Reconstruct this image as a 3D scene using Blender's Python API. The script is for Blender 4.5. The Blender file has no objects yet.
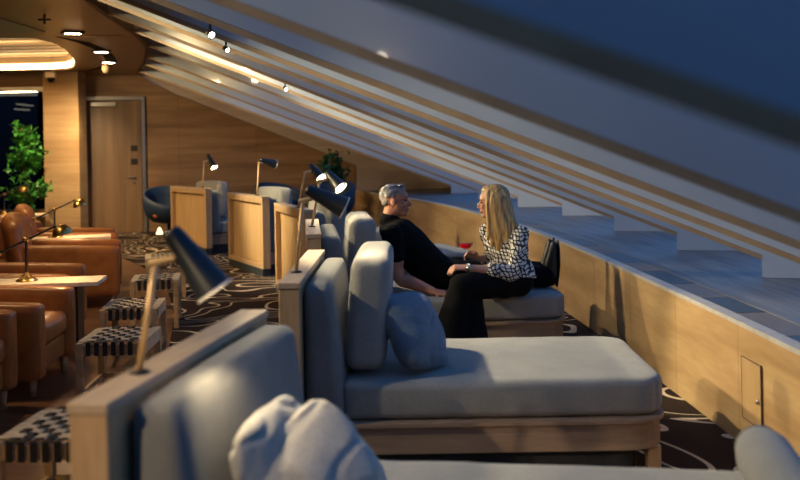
import bpy, bmesh, math, random
from math import sin, cos, pi, radians
from mathutils import Vector, Matrix, noise
random.seed(7)
scn = bpy.context.scene
COL = scn.collection
V = Vector

# ------------------------------------------------------------------ materials
def new_mat(name):
    m = bpy.data.materials.new(name); m.use_nodes = True
    nt = m.node_tree; b = nt.nodes['Principled BSDF']
    return m, nt, b
def N(nt, t, **kw):
    n = nt.nodes.new(t)
    for k, v in kw.items():
        if k in n.inputs: n.inputs[k].default_value = v
        else: setattr(n, k, v)
    return n
def coords(nt, mode='Object', scale=(1,1,1), rot=(0,0,0)):
    tc = N(nt, 'ShaderNodeTexCoord'); mp = N(nt, 'ShaderNodeMapping')
    mp.inputs['Scale'].default_value = scale; mp.inputs['Rotation'].default_value = rot
    nt.links.new(tc.outputs[mode], mp.inputs['Vector'])
    return mp.outputs['Vector']
def ramp(nt, fac, stops):
    r = N(nt, 'ShaderNodeValToRGB'); e = r.color_ramp.elements
    e[0].position, e[0].color = stops[0][0], (*stops[0][1], 1)
    e[1].position, e[1].color = stops[-1][0], (*stops[-1][1], 1)
    for p, c in stops[1:-1]:
        x = e.new(p); x.color = (*c, 1)
    nt.links.new(fac, r.inputs['Fac'])
    return r.outputs['Color']
def bump(nt, b, h, strength=.2, dist=.01):
    n = N(nt, 'ShaderNodeBump'); n.inputs['Strength'].default_value = strength; n.inputs['Distance'].default_value = dist
    nt.links.new(h, n.inputs['Height']); nt.links.new(n.outputs['Normal'], b.inputs['Normal'])
def mottled(name, c, rough=.6, var=.15, scale=20, bs=.1, metal=0, coat=0, spec=.5):
    m, nt, b = new_mat(name)
    v = coords(nt)
    n = N(nt, 'ShaderNodeTexNoise'); n.inputs['Scale'].default_value = scale; n.inputs['Detail'].default_value = 4
    nt.links.new(v, n.inputs['Vector'])
    lo = tuple(x*(1-var) for x in c); hi = tuple(min(1, x*(1+var)) for x in c)
    nt.links.new(ramp(nt, n.outputs['Fac'], [(.3, lo), (.7, hi)]), b.inputs['Base Color'])
    b.inputs['Roughness'].default_value = rough; b.inputs['Metallic'].default_value = metal
    b.inputs['Coat Weight'].default_value = coat; b.inputs['Specular IOR Level'].default_value = spec
    if bs: bump(nt, b, n.outputs['Fac'], bs, .004)
    return m
def wood(name, c1, c2, stretch=(1,1,1), scale=4, rough=.45, mode='Object', seams=None, bs=.05):
    m, nt, b = new_mat(name)
    v = coords(nt, mode, stretch)
    n1 = N(nt, 'ShaderNodeTexNoise'); n1.inputs['Scale'].default_value = scale; n1.inputs['Detail'].default_value = 6
    n1.inputs['Distortion'].default_value = .6
    n2 = N(nt, 'ShaderNodeTexNoise'); n2.inputs['Scale'].default_value = scale*5; n2.inputs['Detail'].default_value = 3
    nt.links.new(v, n1.inputs['Vector']); nt.links.new(v, n2.inputs['Vector'])
    mx = N(nt, 'ShaderNodeMath', operation='MULTIPLY_ADD'); mx.inputs[1].default_value = .35
    nt.links.new(n2.outputs['Fac'], mx.inputs[0]); nt.links.new(n1.outputs['Fac'], mx.inputs[2])
    col = ramp(nt, mx.outputs[0], [(.45, c1), (.68, tuple((a+b_)/2 for a, b_ in zip(c1, c2))), (.9, c2)])
    if seams:                                     # panel joints and slight tone steps from board to board
        br = N(nt, 'ShaderNodeTexBrick'); br.offset = 0 if seams[2] else .5
        br.inputs['Scale'].default_value = 1; br.inputs['Mortar Size'].default_value = .003
        br.inputs['Brick Width'].default_value = seams[0]; br.inputs['Row Height'].default_value = seams[1]
        br.inputs['Color1'].default_value = (1,1,1,1); br.inputs['Color2'].default_value = (.8,.8,.8,1)
        br.inputs['Mortar'].default_value = (.45,.4,.35,1)
        tc = N(nt, 'ShaderNodeTexCoord'); nt.links.new(tc.outputs['UV'], br.inputs['Vector'])
        mm = N(nt, 'ShaderNodeMix', data_type='RGBA', blend_type='MULTIPLY'); mm.inputs[0].default_value = 1
        nt.links.new(col, mm.inputs[6]); nt.links.new(br.outputs['Color'], mm.inputs[7]); col = mm.outputs[2]
    nt.links.new(col, b.inputs['Base Color']); b.inputs['Roughness'].default_value = rough
    bump(nt, b, n2.outputs['Fac'], bs, .002)
    return m
def fabric(name, c, var=.25, scale=260, rough=.95):
    m, nt, b = new_mat(name)
    v = coords(nt)
    n = N(nt, 'ShaderNodeTexNoise'); n.inputs['Scale'].default_value = scale; n.inputs['Detail'].default_value = 2
    big = N(nt, 'ShaderNodeTexNoise'); big.inputs['Scale'].default_value = 6; big.inputs['Detail'].default_value = 5
    nt.links.new(v, n.inputs['Vector']); nt.links.new(v, big.inputs['Vector'])
    a = N(nt, 'ShaderNodeMath', operation='MULTIPLY_ADD'); a.inputs[1].default_value = .5
    nt.links.new(big.outputs['Fac'], a.inputs[0]); nt.links.new(n.outputs['Fac'], a.inputs[2])
    nt.links.new(ramp(nt, a.outputs[0], [(.5, tuple(x*(1-var) for x in c)), (1, tuple(x*(1+var) for x in c))]), b.inputs['Base Color'])
    b.inputs['Roughness'].default_value = rough; b.inputs['Specular IOR Level'].default_value = .2
    b.inputs['Sheen Weight'].default_value = .15
    bump(nt, b, a.outputs[0], .25, .003)
    return m
def emit(name, c, s):
    m, nt, b = new_mat(name)
    b.inputs['Base Color'].default_value = (*c, 1)
    b.inputs['Emission Color'].default_value = (*c, 1); b.inputs['Emission Strength'].default_value = s
    return m
def glass_mat(name, tint=(1,1,1), refl=1.0):
    m = bpy.data.materials.new(name); m.use_nodes = True; nt = m.node_tree; nt.nodes.clear()
    o = N(nt, 'ShaderNodeOutputMaterial'); t = N(nt, 'ShaderNodeBsdfTransparent'); g = N(nt, 'ShaderNodeBsdfGlossy')
    t.inputs['Color'].default_value = (*tint, 1); g.inputs['Roughness'].default_value = .02
    lw = N(nt, 'ShaderNodeLayerWeight'); lw.inputs['Blend'].default_value = .5
    pw = N(nt, 'ShaderNodeMath', operation='POWER'); pw.inputs[1].default_value = 4.5; nt.links.new(lw.outputs['Facing'], pw.inputs[0])
    f = N(nt, 'ShaderNodeMath', operation='MULTIPLY_ADD'); f.inputs[1].default_value = .95; f.inputs[2].default_value = .04; nt.links.new(pw.outputs[0], f.inputs[0])
    mm = N(nt, 'ShaderNodeMath', operation='MULTIPLY'); mm.inputs[1].default_value = refl
    x = N(nt, 'ShaderNodeMixShader')
    nt.links.new(f.outputs[0], mm.inputs[0]); nt.links.new(mm.outputs[0], x.inputs[0])
    nt.links.new(t.outputs[0], x.inputs[1]); nt.links.new(g.outputs[0], x.inputs[2]); nt.links.new(x.outputs[0], o.inputs[0])
    return m

OAK1, OAK2 = (.30,.19,.105), (.50,.35,.21)
M = {}
M['wall_wood'] = wood('wall_wood', (.20,.105,.045), (.36,.21,.10), (.25,.25,3.2), 2.2, .5, seams=(1.35,.36,True))
M['panel_wood'] = wood('panel_wood', (.37,.23,.105), (.47,.31,.15), (3,3,.6), 2.0)
M['parapet_wood'] = wood('parapet_wood', (.35,.21,.095), (.55,.37,.18), (.5,3.4,1), 2.0, .45, mode='UV', seams=(.93,5,True))
M['oak_cap'] = wood('oak_cap', (.36,.26,.17), (.52,.39,.27), (14,1.2,14), 3, .45)
M['oak_frame'] = wood('oak_frame', (.38,.24,.12), (.52,.35,.20), (10,10,.8), 3, .45)
M['oak_plinth'] = wood('oak_plinth', (.24,.16,.105), (.36,.25,.17), (.9,.9,12), 3, .5)
M['flute'] = wood('flute', (.46,.29,.13), (.58,.39,.20), (10,10,.6), 3, .5)
M['door'] = wood('door_wood', (.12,.068,.032), (.22,.13,.065), (5,5,.25), 1.6, .45)
M['ceil'] = wood('ceiling_veneer', (.19,.10,.045), (.25,.14,.065), (.3,1,1), 1.0, .35)
M['ceil_slat'] = wood('slat_wood', (.42,.30,.17), (.55,.41,.25), (1,6,6), 2, .5)
M['floor_wood'] = wood('floor_wood', (.11,.05,.022), (.25,.12,.055), (1,5,1), 3, .3)
M['stool_wood'] = wood('stool_wood', (.36,.24,.12), (.54,.39,.22), (4,4,4), 3, .4)
M['fabric'] = fabric('grey_bed_fabric', (.262,.260,.245))
M['fabric_dark'] = fabric('slate_bed_fabric', (.175,.176,.17))
M['pillow_blue'] = fabric('blue_grey_linen', (.13,.18,.23), .2, 120)
M['pillow_light'] = fabric('light_grey_linen', (.36,.355,.335), .15, 120)
M['toe'] = mottled('toe_kick_paint', (.025,.032,.042), .6)
M['leather'] = mottled('cognac_leather', (.36,.125,.028), .34, .22, 9, .12, spec=.6)
M['navy'] = mottled('navy_shell', (.010,.030,.075), .6, .2, 60)
M['orange_seat'] = mottled('orange_seat', (.5,.14,.03), .6)
M['fin'] = mottled('pale_grey_fin_paint', (.44,.50,.58), .22, .03, 3, 0, coat=.6)
M['fin_strip'] = wood('fin_strip_wood', (.34,.22,.12), (.46,.32,.18), (1,1,1), 3, .35)
M['gasket'] = mottled('black_gasket', (.003,.003,.004), .8, spec=.1)
M['ledge'] = wood('ledge_board', (.07,.078,.095), (.22,.23,.255), (.35,6,1), 2.2, .4, mode='UV')
M['rim'] = mottled('parapet_rim', (.42,.40,.38), .35)
M['glass'] = glass_mat('window_glass', (.9,.96,1), .3)
M['dark_glass'] = glass_mat('dark_window_glass', (.07,.08,.10), 1)
M['grille'] = mottled('dark_grille', (.035,.045,.06), .3)
M['grille2'] = mottled('brown_grille', (.15,.12,.10), .35)
M['bulkhead'] = wood('bulkhead', (.38,.29,.25), (.50,.40,.35), (.3,.3,2), 2, .5)
M['black'] = mottled('black_metal', (.008,.008,.01), .38, .1, 30, 0)
M['shade_black'] = mottled('lamp_shade_navy_black', (.006,.01,.018), .4, .1, 30, 0)
M['brass'] = mottled('brass', (.62,.40,.14), .28, .1, 30, 0, metal=1)
M['steel'] = mottled('brushed_steel', (.5,.48,.45), .3, .1, 40, 0, metal=1)
M['lamp_post'] = mottled('satin_brass_post', (.72,.47,.22), .4, .05, 30, 0, metal=.3)
M['shade_in'] = mottled('white_shade_lining', (.85,.8,.7), .5)
M['bulb'] = emit('bulb_glow', (1,.80,.52), 60)
M['led'] = emit('cove_led', (1,.66,.30), 9)
M['reflection_glow'] = emit('reflected_bar_glow', (1,.72,.38), 22)
M['spot_face'] = emit('downlight_glow', (1,.78,.5), 30)
M['table_top'] = mottled('cream_table_top', (.78,.68,.52), .35)
M['leaf'] = mottled('leaf', (.05,.24,.03), .45, .4, 8)
M['leaf_dark'] = mottled('dark_leaf', (.01,.09,.045), .5, .4, 8)
M['bark'] = mottled('bark', (.12,.08,.05), .8)
M['pot'] = mottled('pot', (.08,.08,.085), .5)
M['white'] = mottled('white_paint', (.75,.72,.66), .5)
M['skin_man'] = mottled('tanned_skin', (.50,.215,.125), .5, .08, 14, .02)
M['skin_woman'] = mottled('fair_skin', (.56,.28,.18), .48, .06, 14, .02)
M['tee'] = mottled('black_tshirt', (.005,.005,.0055), 1, .2, 40, spec=.15)
M['trousers'] = mottled('black_trousers', (.005,.005,.0055), 1, .2, 40, spec=.15)
M['shoe'] = mottled('black_shoe', (.010,.009,.009), .5)
M['eye'] = mottled('dark_eye', (.02,.015,.01), .2)
M['lips'] = mottled('lips', (.40,.10,.07), .5)
M['wine'] = mottled('red_drink', (.85,.02,.05), .15, .05)
nt_ = M['wine'].node_tree; tl_ = nt_.nodes.new('ShaderNodeBsdfTranslucent'); tl_.inputs['Color'].default_value = (1,.03,.06,1); ms_ = nt_.nodes.new('ShaderNodeMixShader'); ms_.inputs[0].default_value = .8
nt_.links.new(nt_.nodes['Principled BSDF'].outputs[0], ms_.inputs[1]); nt_.links.new(tl_.outputs[0], ms_.inputs[2]); nt_.links.new(ms_.outputs[0], nt_.nodes['Material Output'].inputs[0])
M['brow'] = mottled('grey_brow', (.16,.13,.11), .8)

def hair_mat(name, c1, c2, sc):
    m, nt, b = new_mat(name)
    v = coords(nt, 'Object', sc)
    n = N(nt, 'ShaderNodeTexNoise'); n.inputs['Scale'].default_value = 12; n.inputs['Detail'].default_value = 4
    nt.links.new(v, n.inputs['Vector'])
    nt.links.new(ramp(nt, n.outputs['Fac'], [(.35, c1), (.65, c2)]), b.inputs['Base Color'])
    b.inputs['Roughness'].default_value = .45; bump(nt, b, n.outputs['Fac'], .6, .006)
    return m
M['hair_grey'] = hair_mat('silver_hair', (.10,.095,.09), (.36,.34,.31), (2,4,2))
M['hair_blonde'] = hair_mat('blonde_hair', (.30,.16,.05), (.66,.43,.17), (7,7,.5))

def blouse_mat():
    m, nt, b = new_mat('black_and_white_check')
    tc = N(nt, 'ShaderNodeTexCoord')
    ns = N(nt, 'ShaderNodeTexNoise'); ns.inputs['Scale'].default_value = 14
    nt.links.new(tc.outputs['Object'], ns.inputs['Vector'])
    ad = N(nt, 'ShaderNodeMixRGB', blend_type='LINEAR_LIGHT'); ad.inputs[0].default_value = .028
    nt.links.new(tc.outputs['Object'], ad.inputs[1]); nt.links.new(ns.outputs['Color'], ad.inputs[2])
    outs = []
    for rot, th in (((0, .35, .3), .76), ((0, 1.55, .2), .78)):
        mp = N(nt, 'ShaderNodeMapping'); mp.inputs['Rotation'].default_value = rot
        nt.links.new(ad.outputs[0], mp.inputs['Vector'])
        w = N(nt, 'ShaderNodeTexWave', wave_type='BANDS', bands_direction='X'); w.inputs['Scale'].default_value = 13
        w.inputs['Distortion'].default_value = 1.2; w.inputs['Detail'].default_value = 1
        nt.links.new(mp.outputs[0], w.inputs['Vector'])
        g = N(nt, 'ShaderNodeMath', operation='GREATER_THAN'); g.inputs[1].default_value = th
        nt.links.new(w.outputs['Fac'], g.inputs[0]); outs.append(g.outputs[0])
    mx = N(nt, 'ShaderNodeMath', operation='MAXIMUM')
    nt.links.new(outs[0], mx.inputs[0]); nt.links.new(outs[1], mx.inputs[1])
    nt.links.new(ramp(nt, mx.outputs[0], [(.4, (.66,.62,.55)), (.6, (.012,.012,.014))]), b.inputs['Base Color'])
    b.inputs['Roughness'].default_value = .8
    return m
M['blouse'] = blouse_mat()

def carpet_mat():
    m, nt, b = new_mat('contour_carpet')
    v = coords(nt, 'Object', (1,1.25,1))
    n = N(nt, 'ShaderNodeTexNoise'); n.inputs['Scale'].default_value = .85; n.inputs['Detail'].default_value = 1.2
    n.inputs['Distortion'].default_value = 1.0; n.inputs['Roughness'].default_value = .35
    nt.links.new(v, n.inputs['Vector'])
    mu = N(nt, 'ShaderNodeMath', operation='MULTIPLY'); mu.inputs[1].default_value = 12
    fr = N(nt, 'ShaderNodeMath', operation='PINGPONG'); fr.inputs[1].default_value = .5
    lt = N(nt, 'ShaderNodeMath', operation='LESS_THAN'); lt.inputs[1].default_value = .075
    nt.links.new(n.outputs['Fac'], mu.inputs[0]); nt.links.new(mu.outputs[0], fr.inputs[0]); nt.links.new(fr.outputs[0], lt.inputs[0])
    nt.links.new(ramp(nt, lt.outputs[0], [(.3, (.028,.017,.014)), (.7, (.55,.45,.33))]), b.inputs['Base Color'])
    b.inputs['Roughness'].default_value = .95; b.inputs['Specular IOR Level'].default_value = .1
    f = N(nt, 'ShaderNodeTexNoise'); f.inputs['Scale'].default_value = 300
    nt.links.new(v, f.inputs['Vector']); bump(nt, b, f.outputs['Fac'], .4, .004)
    return m
M['carpet'] = carpet_mat()
def weave_mat():
    m, nt, b = new_mat('woven_straps')
    v = coords(nt, 'Object', (1,1,1))
    ch = N(nt, 'ShaderNodeTexChecker'); ch.inputs['Scale'].default_value = 22
    ch.inputs['Color1'].default_value = (.55,.45,.30,1); ch.inputs['Color2'].default_value = (.02,.017,.015,1)
    nt.links.new(v, ch.inputs['Vector']); nt.links.new(ch.outputs['Color'], b.inputs['Base Color'])
    b.inputs['Roughness'].default_value = .6
    return m
M['strap_light'] = mottled('pale_strap', (.62,.52,.36), .6)
M['strap_dark'] = mottled('black_strap', (.015,.013,.012), .6)

# ------------------------------------------------------------------ mesh helpers
def link(name, bm, mat, parent=None, smooth=False, loc=None, rot=None):
    me = bpy.data.meshes.new(name); bm.to_mesh(me); bm.free()
    mats = mat if isinstance(mat, (list, tuple)) else [mat]
    for x in mats: me.materials.append(x)
    if smooth:
        for p in me.polygons: p.use_smooth = True
    o = bpy.data.objects.new(name, me); COL.objects.link(o)
    if parent: o.parent = parent
    if loc is not None: o.location = loc
    if rot is not None: o.rotation_euler = rot
    return o
def empty(name, loc, rz=0):
    o = bpy.data.objects.new(name, None); COL.objects.link(o); o.location = loc; o.rotation_euler = (0,0,rz)
    o.empty_display_size = .1
    return o
def tag(o, label, cat, group=None, kind=None):
    o['label'] = label; o['category'] = cat
    if group: o['group'] = group
    if kind: o['kind'] = kind
    return o
def struct(o): o['kind'] = 'structure'; return o
def box(bm, x0, x1, y0, y1, z0, z1, bev=0, seg=2, mi=0):
    vs = [bm.verts.new((x, y, z)) for x in (x0, x1) for y in (y0, y1) for z in (z0, z1)]
    q = [(0,1,3,2),(4,6,7,5),(0,4,5,1),(2,3,7,6),(0,2,6,4),(1,5,7,3)]
    fs = [bm.faces.new([vs[i] for i in f]) for f in q]
    for f in fs: f.material_index = mi
    if bev:
        es = {e for f in fs for e in f.edges}
        bmesh.ops.bevel(bm, geom=list(es), offset=bev, segments=seg, profile=.5, affect='EDGES')
    return vs
def BX(*a, **k):
    bm = bmesh.new(); box(bm, *a, **k); return bm
def rbox(bm, c, h, r, n=10, puff=0, fn=None):
    """rounded, slightly puffed box: centre c, half sizes h, edge radius r"""
    c = V(c); vm = {}
    def vert(p):
        k = tuple(round(a, 4) for a in p)
        if k in vm: return vm[k]
        ts = []
        for i in range(3):
            ts.append(p[i])
        q = V([ts[i]*h[i] for i in range(3)])
        inner = V([max(-h[i]+r, min(h[i]-r, q[i])) for i in range(3)])
        d = q-inner
        if d.length > 1e-9: q = inner + d.normalized()*r
        if puff:
            for i in range(3):
                o = [j for j in range(3) if j != i]
                q[i] += puff*(q[i]/h[i])*(1-(p[o[0]])**2)*(1-(p[o[1]])**2)
        if fn: q = fn(q)
        vm[k] = bm.verts.new(c+q); return vm[k]
    def g(i, ax):   # denser grid near the edges
        t = -1+2*i/n
        t = math.copysign(1-(1-abs(t))**1.35, t)
        return t
    for ax in range(3):
        for s in (-1, 1):
            for i in range(n):
                for j in range(n):
                    ps = []
                    for a, b_ in ((i,j),(i+1,j),(i+1,j+1),(i,j+1)):
                        p = [0,0,0]; p[ax] = s; p[(ax+1)%3] = g(a,0); p[(ax+2)%3] = g(b_,0)
                        ps.append(vert(p))
                    if s < 0: ps.reverse()
                    try: bm.faces.new(ps)
                    except ValueError: pass
def frame_of(d, up=(0,0,1)):
    d = V(d).normalized(); up = V(up)
    if abs(d.dot(up)) > .97: up = V((1,0,0)) if abs(d.x) < .9 else V((0,1,0))
    a = up.cross(d).normalized(); b_ = d.cross(a).normalized()
    return a, b_
def tube(bm, pts, rad, seg=12, up=(0,0,1), caps=True, round_ends=True, mi=0):
    """rad: list of r or (ra, rb); ra along (up x dir), rb along up"""
    pts = [V(p) for p in pts]; R = [(r, r) if not isinstance(r, (tuple, list)) else r for r in rad]
    P = []; 
    n = len(pts)
    dirs = []
    for i in range(n):
        a = pts[max(0, i-1)]; b_ = pts[min(n-1, i+1)]; dirs.append((b_-a).normalized())
    seqs = [(pts[i], R[i], dirs[i]) for i in range(n)]
    if round_ends:
        def cap(p, r, d, s):
            m = min(r); out = []
            for k in (1, 2, 3):
                t = k/3.3*pi/2
                out.append((p+d*s*m*sin(t), (r[0]*cos(t), r[1]*cos(t)), d))
            return out
        seqs = list(reversed(cap(pts[0], R[0], dirs[0], -1))) + seqs + cap(pts[-1], R[-1], dirs[-1], 1)
    rings = []
    for p, r, d in seqs:
        a, b_ = frame_of(d, up)
        rings.append([bm.verts.new(p + a*r[0]*cos(2*pi*k/seg) + b_*r[1]*sin(2*pi*k/seg)) for k in range(seg)])
    for i in range(len(rings)-1):
        for k in range(seg):
            f = bm.faces.new((rings[i][k], rings[i][(k+1)%seg], rings[i+1][(k+1)%seg], rings[i+1][k])); f.material_index = mi; f.smooth = True
    if caps:
        f = bm.faces.new(list(reversed(rings[0]))); f.material_index = mi
        f = bm.faces.new(rings[-1]); f.material_index = mi
def TB(*a, **k):
    bm = bmesh.new(); tube(bm, *a, **k); return bm
def smooth_pts(pts, rad, n=4):
    """Catmull-Rom through points and radii"""
    pts = [V(p) for p in pts]; R = [V((r, r)) if not isinstance(r, (tuple, list)) else V(r) for r in rad]
    def cr(a, b_, c, d, t): return .5*((2*b_)+(c-a)*t+(2*a-5*b_+4*c-d)*t*t+(3*b_-a-3*c+d)*t**3)
    op, orr = [], []
    for i in range(len(pts)-1):
        i0, i3 = max(0, i-1), min(len(pts)-1, i+2)
        for k in range(n):
            t = k/n
            op.append(cr(pts[i0], pts[i], pts[i+1], pts[i3], t)); q = cr(R[i0], R[i], R[i+1], R[i3], t); orr.append((q.x, q.y))
    op.append(pts[-1]); orr.append(tuple(R[-1]))
    return op, orr
def ell(bm, c, r, rot=None, seg=20, rings=14):
    mt = Matrix.Translation(V(c))
    if rot is not None: mt = mt @ rot.to_4x4()
    bmesh.ops.create_uvsphere(bm, u_segments=seg, v_segments=rings, radius=1, matrix=mt @ Matrix.Diagonal((*r, 1)))
def lathe(bm, prof, c=(0,0,0), seg=24, rot=None, mi=0, caps=True):
    c = V(c); rings = []
    for r, z in prof:
        ring = []
        for k in range(seg):
            p = V((r*cos(2*pi*k/seg), r*sin(2*pi*k/seg), z))
            if rot is not None: p = rot @ p
            ring.append(bm.verts.new(c+p))
        rings.append(ring)
    for i in range(len(rings)-1):
        for k in range(seg):
            f = bm.faces.new((rings[i][k], rings[i][(k+1)%seg], rings[i+1][(k+1)%seg], rings[i+1][k])); f.smooth = True; f.material_index = mi
    for ring, rev in ((rings[0], True), (rings[-1], False)) if caps else ():
        if (ring[0].co-ring[seg//2].co).length > 1e-5:
            f = bm.faces.new(list(reversed(ring)) if rev else ring); f.material_index = mi
def rot_to(d):
    return V((0,0,1)).rotation_difference(V(d).normalized()).to_matrix()
def poly_prism(bm, pts, thick):
    """planar polygon pts (3-D) extruded by vector thick"""
    t = V(thick)
    a = [bm.verts.new(V(p)) for p in pts]; b_ = [bm.verts.new(V(p)+t) for p in pts]
    bm.faces.new(a); bm.faces.new(list(reversed(b_)))
    for i in range(len(pts)):
        j = (i+1) % len(pts); bm.faces.new((a[i], b_[i], b_[j], a[j]))
    bmesh.ops.recalc_face_normals(bm, faces=bm.faces)
def PP(pts, thick):
    bm = bmesh.new(); poly_prism(bm, pts, thick); return bm
def evaluate(o, mods):
    """apply modifiers and return a fresh mesh"""
    for t, kw in mods:
        m = o.modifiers.new(t, t)
        for k, v in kw.items(): setattr(m, k, v)
    dg = bpy.context.evaluated_depsgraph_get(); dg.update()
    me = bpy.data.meshes.new_from_object(o.evaluated_get(dg))
    return me
def fused(name, bm, mat, parent, voxel=.005, it=6, disp=None):
    """union of overlapping closed shells into ONE continuous smooth surface"""
    bmesh.ops.recalc_face_normals(bm, faces=bm.faces)
    o = link(name, bm, mat, parent)
    me = evaluate(o, [('REMESH', dict(mode='VOXEL', voxel_size=voxel, use_smooth_shade=True)), ('SMOOTH', dict(factor=.5, iterations=it))])
    o.modifiers.clear(); o.data = me
    if not me.materials: me.materials.append(mat)
    if disp:
        me.calc_loop_triangles()
        ns = [v.normal.copy() for v in me.vertices]
        for v, nn in zip(me.vertices, ns): v.co += nn*disp(v.co)
    for p in me.polygons: p.use_smooth = True
    return o
def kids(o): return [c for c in bpy.data.objects if c.parent == o]
def copy_tree(o, parent=None):
    c = o.copy(); COL.objects.link(c)
    if parent: c.parent = parent
    for ch in kids(o): copy_tree(ch, c)
    return c

# ------------------------------------------------------------------ camera  (eye height 1.5 m, 45 mm lens, slight roll)
cam = bpy.data.cameras.new('camera'); co = bpy.data.objects.new('camera', cam); COL.objects.link(co); scn.camera = co
cam.lens = 45; cam.sensor_width = 36; cam.shift_y = -.125; cam.clip_start = .05
co.matrix_world = Matrix.Translation((0,0,1.5)) @ Matrix.Rotation(pi/2, 4, 'X') @ Matrix.Rotation(-.02, 4, 'Z')
cam.dof.use_dof = True; cam.dof.focus_distance = 6.8; cam.dof.aperture_fstop = 2.0

# ------------------------------------------------------------------ plan curves
def interp(pts, y):
    if y <= pts[0][0]: i = 0
    elif y >= pts[-1][0]: i = len(pts)-2
    else:
        i = max(k for k in range(len(pts)-1) if pts[k][0] <= y)
    i0, i3 = max(0, i-1), min(len(pts)-1, i+2)
    (y0, x0), (y1, x1) = pts[i], pts[i+1]
    m0 = (x1-pts[i0][1])/(y1-pts[i0][0]); m1 = (pts[i3][1]-x0)/(pts[i3][0]-y0)
    h = y1-y0; t = (y-y0)/h
    if t < 0 or t > 1: return x0+(y-y0)*(x1-x0)/h
    return (2*t**3-3*t*t+1)*x0+(t**3-2*t*t+t)*h*m0+(-2*t**3+3*t*t)*x1+(t**3-t*t)*h*m1
PAR = [(-3,1.55),(0,1.63),(2.5,1.655),(4.09,1.64),(4.96,1.61),(6.26,1.54),(8.07,1.43),(10.3,1.2),(13.4,.68),(15.5,.13),(18.4,-.85)]
def par(y): return interp(PAR, y)
# window fins: (foot x, foot y, top x, top y)
FINS = [(.85,17.0,-4.26,16.4),(1.17,15.2,-3.8,15.0),(1.55,13.3,-3.45,13.8),(1.88,11.7,-3.05,12.3),(2.06,9.7,-2.80,10.7),
        (2.20,8.0,-2.64,9.2),(2.30,6.4,-2.48,7.9),(2.35,4.85,-2.42,6.6),(2.36,3.35,-2.40,5.1),(2.36,1.95,-2.40,3.55),
        (2.33,.42,-2.42,2.05),(2.30,-1.2,-2.42,.45),(2.25,-2.6,-2.42,-1.2)]
ZC = 2.7; ZP = .6
YB = -2.6
# ------------------------------------------------------------------ setting
ys = [YB+(18.5-YB)*i/60 for i in range(61)]
def strip(name, prof, mat, ys=ys, uv=True, smooth=True):
    """sweep profile [(offset outward, z)] along the parapet curve"""
    bm = bmesh.new(); L = bm.loops.layers.uv.new('UVMap'); rings = []; s = 0; S = []; prev = None
    for y in ys:
        p = V((par(y), y)); q = V((par(y+.05), y+.05)); t = (q-p).normalized(); n = V((t.y, -t.x))
        if prev is not None: s += (p-prev).length
        prev = p; S.append(s)
        rings.append([bm.verts.new((p.x+n.x*o, p.y+n.y*o, z)) for o, z in prof])
    k = len(prof)
    for i in range(len(rings)-1):
        for j in range(k):
            j2 = (j+1) % k
            f = bm.faces.new((rings[i][j], rings[i][j2], rings[i+1][j2], rings[i+1][j]))
            uvs = [(S[i], sum(prof[j])), (S[i], sum(prof[j2])), (S[i+1], sum(prof[j2])), (S[i+1], sum(prof[j]))]
            for l, u in zip(f.loops, uvs): l[L].uv = u
    bm.faces.new(rings[0]); bm.faces.new(list(reversed(rings[-1])))
    bmesh.ops.recalc_face_normals(bm, faces=bm.faces)
    return struct(link(name, bm, mat))
strip('wall_right', [(0,0),(.06,0),(.06,.575),(0,.575)], M['parapet_wood'])
strip('trim_1', [(-.008,.576),(.061,.576),(.061,.598),(-.008,.598)], M['rim'])
strip('trim_2', [(.28,.50),(2.3,.50),(2.3,.575),(.28,.575)], M['ledge'])
# grille strip between parapet and ledge: alternating dark panels
bm = bmesh.new(); yy = YB; k = 0
while yy < 18.3:
    step = .55+.08*math.sin(k*2.1); rs = []
    for y in (yy, yy+step/2, yy+step-.01):
        p = V((par(y), y)); q = V((par(y+.05), y+.05)); t = (q-p).normalized(); n = V((t.y, -t.x))
        rs.append([bm.verts.new((p.x+n.x*o, p.y+n.y*o, z)) for o, z in ((.062,.5),(.279,.5),(.279,.572),(.062,.572))])
    for i in range(2):
        for j in range(4):
            f = bm.faces.new((rs[i][j], rs[i][(j+1)%4], rs[i+1][(j+1)%4], rs[i+1][j])); f.material_index = k % 2
    f = bm.faces.new(rs[0]); f.material_index = k % 2; f = bm.faces.new(list(reversed(rs[-1]))); f.material_index = k % 2
    yy += step; k += 1
bmesh.ops.recalc_face_normals(bm, faces=bm.faces)
struct(link('trim_3', bm, [M['grille'], M['grille2']]))
bm = BX(-11, 5, YB-.3, 21, -.12, 0)
fl = struct(link('floor', bm, M['floor_wood']))
CB = [(-2.6,-1.0),(2,-1.15),(4,-1.25),(5.5,-1.42),(7.5,-1.76),(9.3,-2.15),(11.5,-2.85),(13.6,-3.9),(15.5,-5.2),(16.9,-6.2)]
bm = bmesh.new(); le, ri = [], []
for i in range(50):
    y = YB+(18.35-YB)*i/49
    y2 = min(y, 16.9)
    le.append(bm.verts.new((interp(CB, y2), y2 if y < 16.9 else 16.9+(y-16.9)*.05, .004))); ri.append(bm.verts.new((par(y)-.002, y, .004)))
for i in range(49): bm.faces.new((le[i], ri[i], ri[i+1], le[i+1]))
bm.normal_update()
cp = link('carpet', bm, M['carpet'], fl)

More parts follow.
